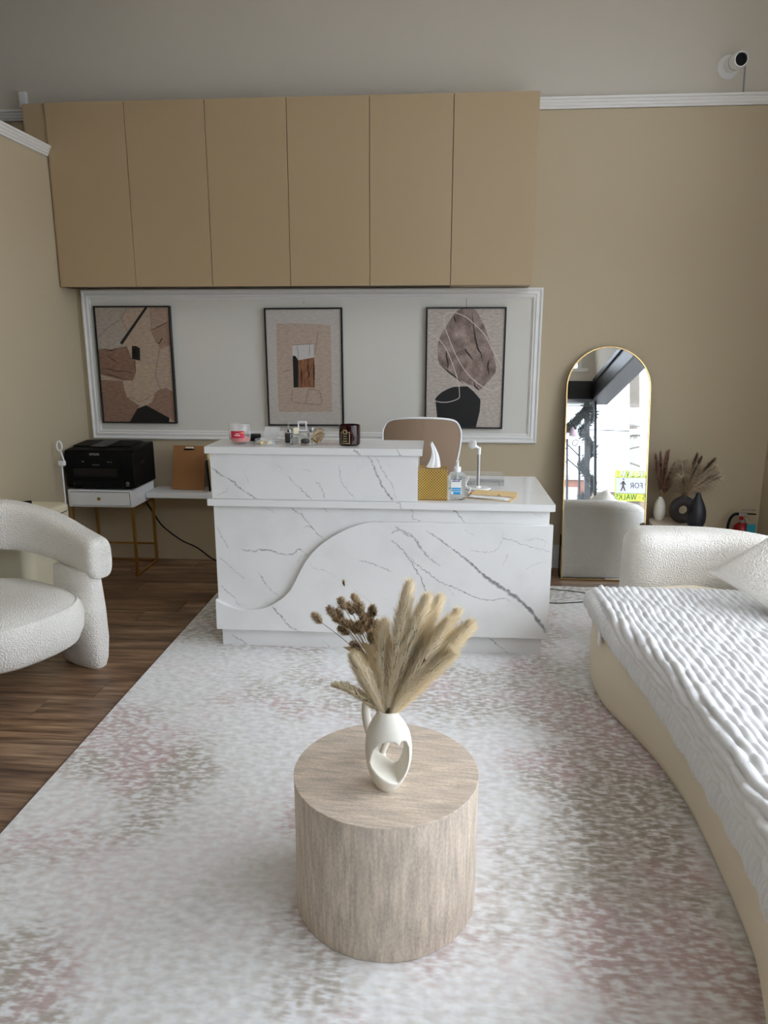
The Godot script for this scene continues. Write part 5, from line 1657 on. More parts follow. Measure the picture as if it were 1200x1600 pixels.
func leaf_blade(tip: Vector3, w: float) -> ArrayMesh:
	var v := PackedVector3Array()
	var idx := PackedInt32Array()
	var side := tip.cross(Vector3(0, 0, 1)).normalized()
	for k in 11:
		var f := k / 10.0
		var p := tip * f + Vector3(0, 0.02 * sin(PI * f), 0)
		var ww := w * sin(PI * clampf(f * 0.94 + 0.04, 0, 1))
		v.append_array([p - side * ww, p + Vector3(0, 0, 0.003), p + side * ww])
		if k:
			var b := (k - 1) * 3
			for e in 2: idx.append_array([b + e, b + e + 1, b + e + 4, b + e, b + e + 4, b + e + 3])
	return mk(v, idx, PackedVector2Array(), 180.0, false)

# ------------------------------------------------------------------ curved sofa, throw, cushion
const FRONT := [Vector2(-3.29, 0.735), Vector2(-3.16, 0.713), Vector2(-2.95, 0.722), Vector2(-2.71, 0.784), Vector2(-2.57, 0.815), Vector2(-2.40, 0.840), Vector2(-2.18, 0.851), Vector2(-1.87, 0.838), Vector2(-1.64, 0.817), Vector2(-1.48, 0.78), Vector2(-1.22, 0.70), Vector2(-1.0, 0.62)]

func front_x(z: float) -> float:
	if z <= -3.16: return 0.713
	for k in FRONT.size() - 1:
		if z <= FRONT[k + 1].x:
			var a: Vector2 = FRONT[maxi(k - 1, 0)]
			var b: Vector2 = FRONT[k]
			var c: Vector2 = FRONT[k + 1]
			var d: Vector2 = FRONT[mini(k + 2, FRONT.size() - 1)]
			return lerpf(b.y, c.y, smoothstep(0.0, 1.0, (z - b.x) / (c.x - b.x)) * 0.3 + 0.7 * (z - b.x) / (c.x - b.x))
	return FRONT[-1].y

func thick_outline(path: PackedVector2Array, half: float, rc: float) -> PackedVector2Array:
	var o := PackedVector2Array()
	var n := path.size()
	var nr := PackedVector2Array()
	for k in n:
		var d := (path[mini(k + 1, n - 1)] - path[maxi(k - 1, 0)]).normalized()
		nr.append(Vector2(-d.y, d.x))
	for k in n: o.append(path[k] + nr[k] * half)
	_end_cap(o, path[n - 1], nr[n - 1], (path[n - 1] - path[n - 2]).normalized(), half, rc)
	for k in range(n - 1, -1, -1): o.append(path[k] - nr[k] * half)
	_end_cap(o, path[0], -nr[0], (path[0] - path[1]).normalized(), half, rc)
	return o

func _end_cap(o: PackedVector2Array, p: Vector2, nr: Vector2, t: Vector2, half: float, rc: float) -> void:
	for q in 2:
		for k in range(1 if q == 0 else 0, 9 if q == 0 else 8):
			var a := PI / 2 * (k / 8.0 + q)
			o.append(p + nr * ((half - rc) * (1.0 if q == 0 else -1.0) + rc * cos(a)) + t * rc * sin(a))

func build_sofa() -> void:
	var t := thing("curved_sofa", "cream curved sofa along the side window", "sofa", Vector3(1.3, 0.0085, -2.2))
	var o := Vector3(-1.3, 0, 2.2)
	var plan := [Vector2(1.30, -3.50), Vector2(1.05, -3.475), Vector2(0.92, -3.44), Vector2(0.80, -3.37)]
	for p in FRONT: plan.append(Vector2(p.y, p.x))
	for p in [Vector2(0.585, -0.88), Vector2(0.62, -0.76), Vector2(0.76, -0.70), Vector2(1.1, -0.70), Vector2(1.45, -0.74), Vector2(1.60, -0.95), Vector2(1.68, -1.5), Vector2(1.72, -2.1), Vector2(1.69, -2.7), Vector2(1.58, -3.2)]: plan.append(p)
	part(t, "seat", loft(spline2(plan, 5, true), [Vector2(0.035, 0.0), Vector2(0.012, 0.012), Vector2(0, 0.05), Vector2(-0.004, 0.2), Vector2(0, 0.34), Vector2(0.010, 0.375), Vector2(0.032, 0.396), Vector2(0.065, 0.402)], 60.0), M.sofa_cloth, o)
	var path := spline2([Vector2(1.045, -3.64), Vector2(1.20, -3.645), Vector2(1.38, -3.62), Vector2(1.54, -3.50), Vector2(1.67, -3.25), Vector2(1.77, -2.75), Vector2(1.80, -2.1), Vector2(1.76, -1.5), Vector2(1.68, -1.0), Vector2(1.64, -0.82)], 5)
	part(t, "backrest", loft(thick_outline(path, 0.135, 0.098), [Vector2(0.02, 0.0), Vector2(0.004, 0.015), Vector2(0, 0.05), Vector2(-0.003, 0.30), Vector2(0, 0.555), Vector2(0.006, 0.585), Vector2(0.022, 0.613), Vector2(0.046, 0.631), Vector2(0.078, 0.639), Vector2(0.092, 0.640)], 60.0), M.boucle, o)
	build_throw()
	# cushion
	var A := Vector3(1.19, 0.565, -3.19)
	var B := Vector3(1.50, 0.80, -3.16)
	var C := Vector3(1.43, 0.44, -2.88)
	cushion(A, B, C)

func build_throw() -> void:
	var z0 := -3.345
	var z1 := -0.95
	var xe := 0.625
	var r := 0.045
	var yt := 0.4225
	var ns := 230
	var nt := 480
	var len_s := 0.90
	var v := PackedVector3Array()
	var idx := PackedInt32Array()
	var rr := RandomNumberGenerator.new()
	rr.seed = 3
	var phase := PackedFloat32Array()
	for k in 40: phase.append(rr.randf())
	var wob := noise(1.6, 8, 2)
	var a := r * PI / 2.0
	for j in nt + 1:
		var z := lerpf(z0, z1, float(j) / nt)
		var F := front_x(z)
		var L := F - xe + a - r
		for i in ns + 1:
			var s := len_s * i / ns
			var q := s - L
			var P: Vector3
			var N: Vector3
			if q >= 0.0:
				P = Vector3(F + r + q, yt, z)
				N = Vector3.UP
			elif q > -a:
				var th := -q / r
				P = Vector3(F + r - r * sin(th), yt - r + r * cos(th), z)
				N = Vector3(-sin(th), cos(th), 0)
			else:
				P = Vector3(F - 0.004 * sin(z * 37.0), yt - r - (-q - a), z)
				N = Vector3(-1, 0, 0)
			var h := 0.0
			var edge := 0.085
			if s < edge:
				var c := absf(sin(PI * z / 0.033))
				h = 0.022 * pow(c, 0.7) * pow(sin(PI * clampf(s / edge, 0.04, 0.96)), 0.35) + 0.004
			else:
				var w := s - edge + 0.010 * wob.get_noise_2d(s * 3.0, z * 2.2)
				var pitch := 0.0285
				var cord := int(floor(w / pitch))
				var u := w / pitch - cord
				var c := sqrt(maxf(0.0, 1.0 - pow(2.0 * u - 1.0, 2.0)))
				var bl := 0.092
				var f := fposmod(z / bl + phase[clampi(cord, 0, 39)] * 0.35 + 0.5 * (cord % 2), 1.0)
				var bub := pow(maxf(0.0, sin(PI * clampf(f, 0.0, 1.0))), 0.30)
				var rel := 0.42 + 0.58 * bub
				if rr.randf() < 0.0: rel = 1.0
				h = 0.0225 * c * rel * (0.8 + 0.35 * wob.get_noise_2d(w * 9.0 + 40.0, z * 3.0)) + 0.004
			# far end closes to the seat
			var e := clampf((z - z0) / 0.03, 0.0, 1.0)
			h *= sqrt(e * (2.0 - e))
			v.append(P + N * h)
	for j in nt:
		for i in ns:
			var b := j * (ns + 1) + i
			idx.append_array([b, b + ns + 1, b + ns + 2, b, b + ns + 2, b + 1])
	var t := thing("throw", "white plush ribbed throw spread over the sofa seat", "throw")
	part(t, "quilted_face", mk(v, idx, PackedVector2Array(), 180.0, false), M.plush)
	# stitched seam along the front border
	var seam := PackedVector3Array()
	for j in range(4, nt - 2, 3):
		var z := lerpf(z0, z1, float(j) / nt)
		var F := front_x(z)
		var q := 0.085 - (F - xe + a - r)
		var p: Vector3
		if q >= 0.0: p = Vector3(F + r + q, yt + 0.007, z)
		elif q > -a:
			var th := -q / r
			p = Vector3(F + r - (r + 0.007) * sin(th), yt - r + (r + 0.007) * cos(th), z)
		else: p = Vector3(F - 0.007, yt - r - (-q - a), z)
		seam.append(p + Vector3(0.001 * sin(j * 1.7), 0.001 * cos(j * 1.1), 0))
	part(t, "seam", tube(seam, 0.0022, 5), M.plush)
	part(t, "care_tag", span_box(Vector3(0.698, 0.285, -3.02), Vector3(0.7, 0.345, -2.975), 0.0005), M.paper)

func cushion(A: Vector3, B: Vector3, C: Vector3) -> void:
	var u := B - A
	var w := C - A
	var nn := u.cross(w).normalized()
	if nn.z < 0: nn = -nn
	var D := A + (u + w) / 2.0
	var v := PackedVector3Array()
	var idx := PackedInt32Array()
	var N := 22
	var wr := noise(3.0, 13, 3)
	for side in [1.0, -1.0]:
		for j in N + 1:
			for i in N + 1:
				var a := i / float(N) * 2.0 - 1.0
				var b := j / float(N) * 2.0 - 1.0
				var f := pow(maxf(0.0, (1.0 - a * a) * (1.0 - b * b)), 0.42)
				var pin := 1.0 - 0.07 * (1.0 - absf(a * b)) * (a * a + b * b)
				var h: float = 0.085 * f + 0.006 * f * wr.get_noise_2d(a * 2.0, b * 2.0 + side * 9.0)
				v.append(D + u * a * 0.5 * pin + w * b * 0.5 * pin + nn * h * side)
	var M2 := (N + 1) * (N + 1)
	for s in 2:
		for j in N:
			for i in N:
				var b := s * M2 + j * (N + 1) + i
				if s == 0: idx.append_array([b, b + 1, b + N + 2, b, b + N + 2, b + N + 1])
				else: idx.append_array([b, b + N + 2, b + 1, b, b + N + 1, b + N + 2])
	solo("cushion", "pale grey boucle cushion leaning in the sofa corner", "cushion", mk(v, idx, PackedVector2Array(), 70.0), M.boucle)

# ------------------------------------------------------------------ armchair
func sweep(path: PackedVector3Array, hw: PackedFloat32Array, hh: PackedFloat32Array, power: float, cap: float) -> ArrayMesh:
	var n := path.size()
	var P := []
	# cap rings, body rings, cap rings: [position, tangent, scale, k]
	for c in range(6, 0, -1):
		var a := PI / 2 * c / 6.0
		var t0 := (path[1] - path[0]).normalized()
		P.append([path[0] - t0 * cap * sin(a), t0, pow(maxf(cos(a), 0.0), 0.55), 0])
	for k in n: P.append([path[k], (path[mini(k + 1, n - 1)] - path[maxi(k - 1, 0)]).normalized(), 1.0, k])
	for c in range(1, 7):
		var a := PI / 2 * c / 6.0
		var t0 := (path[n - 1] - path[n - 2]).normalized()
		P.append([path[n - 1] + t0 * cap * sin(a), t0, pow(maxf(cos(a), 0.0), 0.55), n - 1])
	var seg := 28
	var v := PackedVector3Array()
	var idx := PackedInt32Array()
	for q in P:
		var tt: Vector3 = q[1]
		var side := tt.cross(Vector3.UP).normalized()
		for s in seg:
			var a := TAU * s / seg
			var x: float = signf(cos(a)) * pow(absf(cos(a)), 2.0 / power) * hw[q[3]] * q[2]
			var y: float = signf(sin(a)) * pow(absf(sin(a)), 2.0 / power) * hh[q[3]] * (1.0 - (1.0 - q[2]) * 0.7)
			v.append(q[0] + side * x + Vector3.UP * y)
	for k in P.size() - 1:
		for s in seg:
			var a := k * seg + s
			var a2 := k * seg + (s + 1) % seg
			idx.append_array([a, a2, a2 + seg, a, a2 + seg, a + seg])
	for e in [0, P.size() - 1]:
		var c := v.size()
		v.append(P[e][0])
		for s in seg:
			var a: int = e * seg + s
			var a2: int = e * seg + (s + 1) % seg
			if e == 0: idx.append_array([c, a2, a])
			else: idx.append_array([c, a, a2])
	return mk(v, idx, PackedVector2Array(), 180.0)

func build_armchair() -> void:
	var t := thing("armchair", "cream boucle tub armchair with rounded rail and column legs", "armchair", Vector3(-2.09, 0.0, -3.02), deg_to_rad(64.5))
	# seat
	var plan := []
	for p in oval(0.335, 0.38, 2.9, 44, 0.0, 0.062): plan.append(p)
	var seat := PackedVector2Array()
	for p in plan: seat.append(Vector2(p.x, p.y + 0.035 * (1.0 - pow(absf(p.x) / 0.335, 2.0)) * (1.0 if p.y > 0 else 0.0)))
	part(t, "seat", loft(seat, [Vector2(0.13, 0.185), Vector2(0.07, 0.190), Vector2(0.030, 0.215), Vector2(0.006, 0.270), Vector2(0, 0.330), Vector2(0.010, 0.372), Vector2(0.045, 0.405), Vector2(0.11, 0.425), Vector2(0.20, 0.435)], 180.0), M.boucle)
	part(t, "piping", tube(_ring(seat, 0.028, 0.396), 0.0035, 6, true), M.boucle)
	# rail
	var half := []
	for q in [Vector3(0.372, 0.560, 0.36), Vector3(0.388, 0.583, 0.22), Vector3(0.394, 0.612, 0.08), Vector3(0.375, 0.640, -0.08), Vector3(0.315, 0.660, -0.22), Vector3(0.185, 0.672, -0.315), Vector3(0, 0.675, -0.345)]: half.append(q)
	var full := half.duplicate()
	for k in range(half.size() - 2, -1, -1): full.append(Vector3(-half[k].x, half[k].y, half[k].z))
	var path := spline(full, 5)
	var hw := PackedFloat32Array()
	var hh := PackedFloat32Array()
	for k in path.size():
		var f := 1.0 - absf(2.0 * k / (path.size() - 1) - 1.0)
		hw.append(lerpf(0.066, 0.072, f))
		hh.append(lerpf(0.100, 0.128, smoothstep(0.0, 0.8, f)))
	part(t, "back_rail", sweep(path, hw, hh, 3.2, 0.045), M.boucle)
	part(t, "rail_seam", tube(_section(path, hw, hh, int(path.size() * 0.33), 3.2), 0.002, 5, true), M.boucle)
	# column legs
	for s in [-1, 1]:
		var leg := PackedVector2Array()
		for p in oval(0.066, 0.15, 2.8, 32, s * 0.352, 0.225): leg.append(p)
		part(t, "leg", loft(leg, [Vector2(0.032, 0.0), Vector2(0.018, 0.012), Vector2(0.006, 0.05), Vector2(-0.004, 0.15), Vector2(-0.002, 0.3), Vector2(0.006, 0.42), Vector2(0.012, 0.50)], 180.0), M.boucle)
	var rear := oval(0.16, 0.075, 2.8, 32, 0.0, -0.25)
	part(t, "leg", loft(rear, [Vector2(0.03, 0.0), Vector2(0.006, 0.05), Vector2(0, 0.2), Vector2(0.004, 0.40), Vector2(0.02, 0.58)], 180.0), M.boucle)

func _ring(p: PackedVector2Array, inset: float, y: float) -> PackedVector3Array:
	var d := loft_data(p, [Vector2(inset, y), Vector2(inset, y + 0.01)])
	return PackedVector3Array(d[0].slice(0, p.size()))

func _section(path: PackedVector3Array, hw: PackedFloat32Array, hh: PackedFloat32Array, k: int, power: float) -> PackedVector3Array:
	var tt := (path[k + 1] - path[k - 1]).normalized()
	var side := tt.cross(Vector3.UP).normalized()
	var o := PackedVector3Array()
	for s in 28:
		var a := TAU * s / 28
		o.append(path[k] + side * signf(cos(a)) * pow(absf(cos(a)), 2.0 / power) * hw[k] + Vector3.UP * signf(sin(a)) * pow(absf(sin(a)), 2.0 / power) * hh[k])
	return o

# ------------------------------------------------------------------ printer corner on the left
func build_printer_corner() -> void:
	# white and gold side table
	var t := thing("printer_table", "white one drawer side table with gold legs under the printer", "side table", Vector3(-2.248, 0, -4.785))
	var hx := 0.222
	var hz := 0.185
	part(t, "case", rbox(Vector3(hx * 2, 0.118, hz * 2), 0.003), M.white_lacquer, Vector3(0, 0.539, 0))
	var dr := part(t, "drawer", rbox(Vector3(hx * 2 - 0.044, 0.088, 0.010), 0.002), M.white_lacquer, Vector3(0, 0.537, hz + 0.0045))
	for s in [-1, 1]:
		part(t, "drawer_gap", rbox(Vector3(0.003, 0.092, 0.002), 0.0005), M.black_soft, Vector3(s * (hx - 0.0205), 0.537, hz))
		part(t, "drawer_gap", rbox(Vector3(hx * 2 - 0.044, 0.003, 0.002), 0.0005), M.black_soft, Vector3(0, 0.537 + s * 0.0455, hz))
	part(dr, "knob", lathe([Vector2(0, 0), Vector2(0.005, 0), Vector2(0.005, 0.008), Vector2(0.011, 0.013), Vector2(0.011, 0.018), Vector2(0, 0.021)], 18), M.gold, Vector3(0, 0.004, 0.005), Vector3(PI / 2, 0, 0))
	for sx in [-1, 1]:
		for sz in [-1, 1]:
			part(t, "leg", rbox(Vector3(0.018, 0.480, 0.018), 0.002), M.gold, Vector3(sx * (hx - 0.012), 0.240, sz * (hz - 0.012)))
		part(t, "floor_bar", rbox(Vector3(0.018, 0.014, hz * 2 - 0.044), 0.002), M.gold, Vector3(sx * (hx - 0.012), 0.0075, 0))
		part(t, "top_bar", rbox(Vector3(0.018, 0.014, hz * 2 - 0.044), 0.002), M.gold, Vector3(sx * (hx - 0.012), 0.4725, 0))
	part(t, "back_bar", rbox(Vector3(hx * 2 - 0.044, 0.014, 0.014), 0.002), M.gold, Vector3(0, 0.135, -hz + 0.012))
	part(t, "back_bar", rbox(Vector3(hx * 2 - 0.044, 0.014, 0.014), 0.002), M.gold, Vector3(0, 0.0085, -hz + 0.012))
	# printer
	var p := thing("printer", "black office printer on the white and gold side table", "printer", Vector3(-2.235, 0.599, -4.775))
	var w := 0.234
	var prof := PackedVector2Array([Vector2(-0.175, 0.012), Vector2(0.165, 0.012), Vector2(0.178, 0.03), Vector2(0.180, 0.20), Vector2(0.172, 0.252), Vector2(0.160, 0.262), Vector2(-0.165, 0.282), Vector2(-0.175, 0.275)])
	var body := loft_data(prof, [Vector2(0.004, -w), Vector2(0, -w + 0.006), Vector2(0, w - 0.006), Vector2(0.004, w)])
	var bv: PackedVector3Array = body[0]
	for k in bv.size(): bv[k] = Vector3(bv[k].y, bv[k].z, bv[k].x)
	part(p, "housing", mk(bv, body[1], PackedVector2Array(), 30.0), M.black_plastic)
	for sx in [-1, 1]:
		for sz in [-1, 1]: part(p, "foot", rbox(Vector3(0.04, 0.012, 0.04), 0.002), M.black_soft, Vector3(sx * 0.17, 0.006, sz * 0.13))
	part(p, "lower_tray", rbox(Vector3(0.34, 0.05, 0.02), 0.004), M.black_soft, Vector3(-0.01, 0.040, 0.176))
	part(p, "output_slot", rbox(Vector3(0.30, 0.055, 0.006), 0.002), M.black_frame, Vector3(-0.03, 0.115, 0.179))
	part(p, "slot_lip", rbox(Vector3(0.32, 0.008, 0.018), 0.002), M.black_soft, Vector3(-0.03, 0.085, 0.183))
	part(p, "control_panel", rbox(Vector3(0.34, 0.045, 0.010), 0.003), M.black_plastic, Vector3(-0.02, 0.183, 0.181))
	part(p, "panel_light", rbox(Vector3(0.05, 0.003, 0.002), 0.0005), M.grey_mark, Vector3(-0.02, 0.168, 0.1865))
	part(p, "panel_button", rbox(Vector3(0.014, 0.006, 0.002), 0.001), M.grey_mark, Vector3(-0.105, 0.190, 0.1865))
	part(p, "scanner_lid", rbox(Vector3(0.40, 0.010, 0.20), 0.004), M.black_soft, Vector3(-0.03, 0.279, -0.045), Vector3(0.061, 0, 0))
	part(p, "top_recess", rbox(Vector3(0.11, 0.006, 0.22), 0.002), M.black_frame, Vector3(-0.035, 0.2825, -0.01), Vector3(0.061, 0, 0))
	part(p, "side_grip", rbox(Vector3(0.004, 0.02, 0.07), 0.002), M.black_frame, Vector3(w + 0.001, 0.17, 0.04))
	part(p, "lettering", text_mesh("EPSON", 0.015, 0.001, 700), M.grey_mark, Vector3(-0.03, 0.236, 0.1755), Vector3(-0.15, 0, 0))
	part(p, "lettering", text_mesh("WF-110", 0.007, 0.001, 500), M.grey_mark, Vector3(0.075, 0.188, 0.187))
	part(p, "marking", rbox(Vector3(0.016, 0.016, 0.001), 0.0003), M.grey_mark, Vector3(-0.175, 0.040, 0.1805))
	part(p, "marking", lathe([Vector2(0.005, 0), Vector2(0.011, 0), Vector2(0.011, 0.001), Vector2(0.005, 0.001)], 16), M.grey_mark, Vector3(0.185, 0.046, 0.1795), Vector3(PI / 2, 0, 0))
	part(p, "marking", rbox(Vector3(0.026, 0.004, 0.001), 0.0003), M.grey_mark, Vector3(0.185, 0.028, 0.1795))
	solo("power_cord", "black power cord running from the printer to behind the desk", "cord", tube(spline([Vector3(-2.12, 0.47, -4.985), Vector3(-2.05, 0.36, -4.98), Vector3(-1.99, 0.26, -4.985), Vector3(-1.86, 0.16, -4.98), Vector3(-1.74, 0.105, -4.975), Vector3(-1.62, 0.03, -4.95), Vector3(-1.50, 0.006, -4.93), Vector3(-1.2, 0.006, -4.9)], 6), 0.005, 8), M.black_soft)
	# phone stand with ring, left of the printer
	var ps := thing("ring_stand", "slim white phone stand with ring holder beside the printer", "phone stand", Vector3(-2.438, 0, -4.50))
	part(ps, "base", lathe([Vector2(0, 0), Vector2(0.05, 0), Vector2(0.05, 0.006), Vector2(0.01, 0.012), Vector2(0, 0.012)], 24), M.white_plastic)
	part(ps, "pole", rod(Vector3(0, 0.01, 0), Vector3(0, 0.775, 0), 0.0052, 10), M.white_plastic)
	part(ps, "head", rbox(Vector3(0.042, 0.032, 0.03), 0.006, 2), M.white_plastic, Vector3(0.002, 0.790, 0))
	part(ps, "arm", rod(Vector3(0.020, 0.792, 0), Vector3(0.006, 0.872, 0.01), 0.006, 10), M.white_plastic)
	var ring := PackedVector3Array()
	for k in 28:
		var a := TAU * k / 28
		ring.append(Vector3(0.002 + 0.017 * cos(a), 0.904 + 0.030 * sin(a), 0.012))
	part(ps, "ring", tube(ring, 0.0055, 8, true), M.white_plastic)
	# cream cabinet behind the armchair
	var cb := thing("cream_bin", "rounded cream lidded cabinet behind the armchair", "cabinet", Vector3(-2.312, 0, -3.76))
	part(cb, "body", loft(round_rect(0.18, 0.24, 0.06, 6), [Vector2(0.008, 0), Vector2(0, 0.01), Vector2(0, 0.605)], 50.0), M.cream_plastic)
	part(cb, "gap", loft(round_rect(0.174, 0.234, 0.056, 6), [Vector2(0, 0.605), Vector2(0, 0.612)], 50.0), M.black_frame)
	part(cb, "lid", loft(round_rect(0.18, 0.24, 0.06, 6), [Vector2(0, 0.612), Vector2(0, 0.636), Vector2(0.010, 0.648), Vector2(0.03, 0.652)], 50.0), M.cream_plastic)
	var sg := thing("sunglasses", "folded black sunglasses on the cream cabinet", "glasses", Vector3(-2.33, 0.653, -3.80), 0.5)
	for s in [-1, 1]: part(sg, "lens", loft(oval(0.030, 0.008, 2.6, 20, s * 0.036, 0.0), [Vector2(0.001, 0), Vector2(0, 0.002), Vector2(0, 0.034), Vector2(0.002, 0.036)], 50.0), M.black_plastic)
	part(sg, "temple", rod(Vector3(-0.06, 0.03, -0.004), Vector3(0.06, 0.02, -0.02), 0.003), M.black_plastic)
	part(sg, "bridge", rod(Vector3(-0.01, 0.028, 0), Vector3(0.01, 0.028, 0), 0.003), M.black_plastic)
	# white ledge on the back wall with clipboard and papers
	solo("wall_ledge", "white narrow shelf on the wall between printer and desk", "shelf", span_box(Vector3(-2.02, 0.505, ZB + 0.001), Vector3(-1.25, 0.545, -4.80), 0.003), M.white_lacquer)
	var cl := thing("clipboard", "brown hardboard clipboard leaning against the wall", "clipboard", Vector3(-1.752, 0.546, -4.90))
	cl.rotation = Vector3(-0.22, 0.0, -0.02)
	part(cl, "board", slab_upright(_shift(round_rect(0.115, 0.155, 0.008), Vector2(0, 0.155)), 0.0, 0.004, 0.001), M.hardboard)
	var clip := part(cl, "clip", rbox(Vector3(0.062, 0.016, 0.012), 0.004, 2), M.chrome, Vector3(0.0, 0.295, 0.008))
	part(clip, "clip_mouth", rbox(Vector3(0.076, 0.006, 0.010), 0.002), M.black_metal, Vector3(0, -0.012, 0))
	var fh := thing("file_holder", "white wire file holder with upright papers beside the clipboard", "file holder", Vector3(-1.572, 0.546, -4.91))
	for k in 4: part(fh, "sheet", rbox(Vector3(0.0014, 0.26 - k * 0.02, 0.16), 0.0004), M.paper if k % 3 else M.manila, Vector3(0.012 * k, 0.131 - k * 0.01, 0.0), Vector3(0, 0, 0.06))
	part(fh, "side_panel", rbox(Vector3(0.003, 0.22, 0.17), 0.001), M.black_metal, Vector3(-0.012, 0.112, 0), Vector3(0, 0, 0.06))
	part(fh, "tray", rbox(Vector3(0.09, 0.004, 0.18), 0.001), M.white_plastic, Vector3(0.03, 0.002, 0))

# ------------------------------------------------------------------ office chair behind the desk
func build_office_chair() -> void:
	var t := thing("office_chair", "office chair with taupe mesh back and white rim behind the desk", "chair", Vector3(-0.11, 0, -4.45))
	# back: curved shell
	var out := spline2([Vector2(-0.237, 0.98), Vector2(-0.232, 1.045), Vector2(-0.195, 1.095), Vector2(-0.10, 1.112), Vector2(0.0, 1.115), Vector2(0.10, 1.112), Vector2(0.195, 1.095), Vector2(0.232, 1.045), Vector2(0.237, 0.98), Vector2(0.222, 0.88), Vector2(0.195, 0.78), Vector2(0.14, 0.70), Vector2(0.0, 0.68), Vector2(-0.14, 0.70), Vector2(-0.195, 0.78), Vector2(-0.222, 0.88)], 5, true)
	var tri := Geometry2D.triangulate_polygon(out)
	var bend := func(p: Vector2) -> Vector3:
		return Vector3(p.x, p.y, 0.10 - 1.1 * p.x * p.x - 0.10 * (p.y - 0.9))
	# fill with rings towards the middle so that the shell curves
	var v := PackedVector3Array()
	var idx := PackedInt32Array()
	var n := out.size()
	var c := Vector2(0, 0.9)
	for k in 9:
		for p in out: v.append(bend.call(c.lerp(p, 1.0 - k / 9.0)))
	v.append(bend.call(c))
	for k in 8:
		for s in n:
			var a := k * n + s
			var b := k * n + (s + 1) % n
			idx.append_array([a, b, b + n, a, b + n, a + n])
	for s in n: idx.append_array([8 * n + s, 8 * n + (s + 1) % n, 9 * n])
	part(t, "mesh_back", mk(v, idx, PackedVector2Array(), 180.0, false), M.mesh_fabric)
	var rim := PackedVector3Array()
	for p in out: rim.append(bend.call(p))
	part(t, "rim", tube(rim, 0.0065, 8, true), M.white_plastic)
	part(t, "spine", rod(Vector3(0, 0.72, 0.10), Vector3(0, 0.45, 0.02), 0.022, 10), M.white_plastic)
	part(t, "seat", loft(round_rect(0.24, 0.23, 0.09, 6), [Vector2(0.02, 0.42), Vector2(0, 0.44), Vector2(0, 0.47), Vector2(0.02, 0.495), Vector2(0.06, 0.50)], 60.0), M.mesh_fabric, Vector3(0, 0, -0.16))
	part(t, "gas_column", rod(Vector3(0, 0.09, -0.16), Vector3(0, 0.42, -0.16), 0.025, 14), M.steel)
	for k in 5:
		var a := TAU * k / 5 + 0.3
		var e := Vector3(cos(a) * 0.27, 0.07, sin(a) * 0.27 - 0.16)
		part(t, "base_arm", tube(PackedVector3Array([Vector3(0, 0.10, -0.16), e]), [0.025, 0.016], 8), M.white_plastic)
		part(t, "caster", lathe([Vector2(0, -0.012), Vector2(0.028, -0.012), Vector2(0.030, 0), Vector2(0.028, 0.012), Vector2(0, 0.012)], 16), M.black_soft, Vector3(e.x, 0.0305, e.z), Vector3(PI / 2, 0, a))
	for s in [-1, 1]:
		part(t, "arm_post", tube(spline([Vector3(s * 0.22, 0.45, -0.12), Vector3(s * 0.28, 0.50, -0.12), Vector3(s * 0.285, 0.64, -0.12)], 5), 0.014, 8), M.white_plastic)
		part(t, "arm_pad", rbox(Vector3(0.07, 0.03, 0.22), 0.012, 2), M.black_soft, Vector3(s * 0.285, 0.655, -0.14))

# ------------------------------------------------------------------ arched mirror
func build_mirror() -> void:
	var lean := atan2(0.235, 1.53)
	var t := thing("floor_mirror", "arched floor mirror with thin gold frame leaning on the wall", "mirror", Vector3(1.100, 0.003, -4.765))
	t.rotation.x = -lean
	var hw := 0.272
	var H := 1.545
	var outline := PackedVector2Array([Vector2(-hw, 0), Vector2(hw, 0)])
	var inner := PackedVector2Array([Vector2(-hw + 0.007, 0.007), Vector2(hw - 0.007, 0.007)])
	for k in 33:
		var a := PI * k / 32
		outline.append(Vector2(hw * cos(a), H - hw + hw * sin(a)))
		inner.append(Vector2((hw - 0.007) * cos(a), H - hw + (hw - 0.007) * sin(a)))
	part(t, "backing", slab_upright(outline, -0.020, -0.004, 0.001), M.black_soft)
	part(t, "mirror_glass", slab_upright(inner, -0.0035, 0.0, 0.0008, 20.0), M.mirror)
	# frame ring
	var v := PackedVector3Array()
	var idx := PackedInt32Array()
	var n := outline.size()
	for q in [[outline, -0.004], [outline, 0.006], [inner, 0.006], [inner, 0.0005]]:
		for p in q[0]: v.append(Vector3(p.x, p.y, q[1]))
	for k in 4:
		for s in n:
			var a := k * n + s
			var a2 := k * n + (s + 1) % n
			var b := ((k + 1) % 4) * n + s
			var b2 := ((k + 1) % 4) * n + (s + 1) % n
			idx.append_array([a, a2, b2, a, b2, b])
	part(t, "frame", mk(v, idx, PackedVector2Array(), 30.0), M.brass_thin)
	part(t, "stand_leg", tube(spline([Vector3(-hw + 0.0, 0.30, -0.03), Vector3(-hw - 0.006, 0.10, -0.035), Vector3(-hw + 0.004, 0.008, -0.04), Vector3(-hw + 0.08, 0.006, -0.045)], 5), 0.005, 6), M.black_metal)

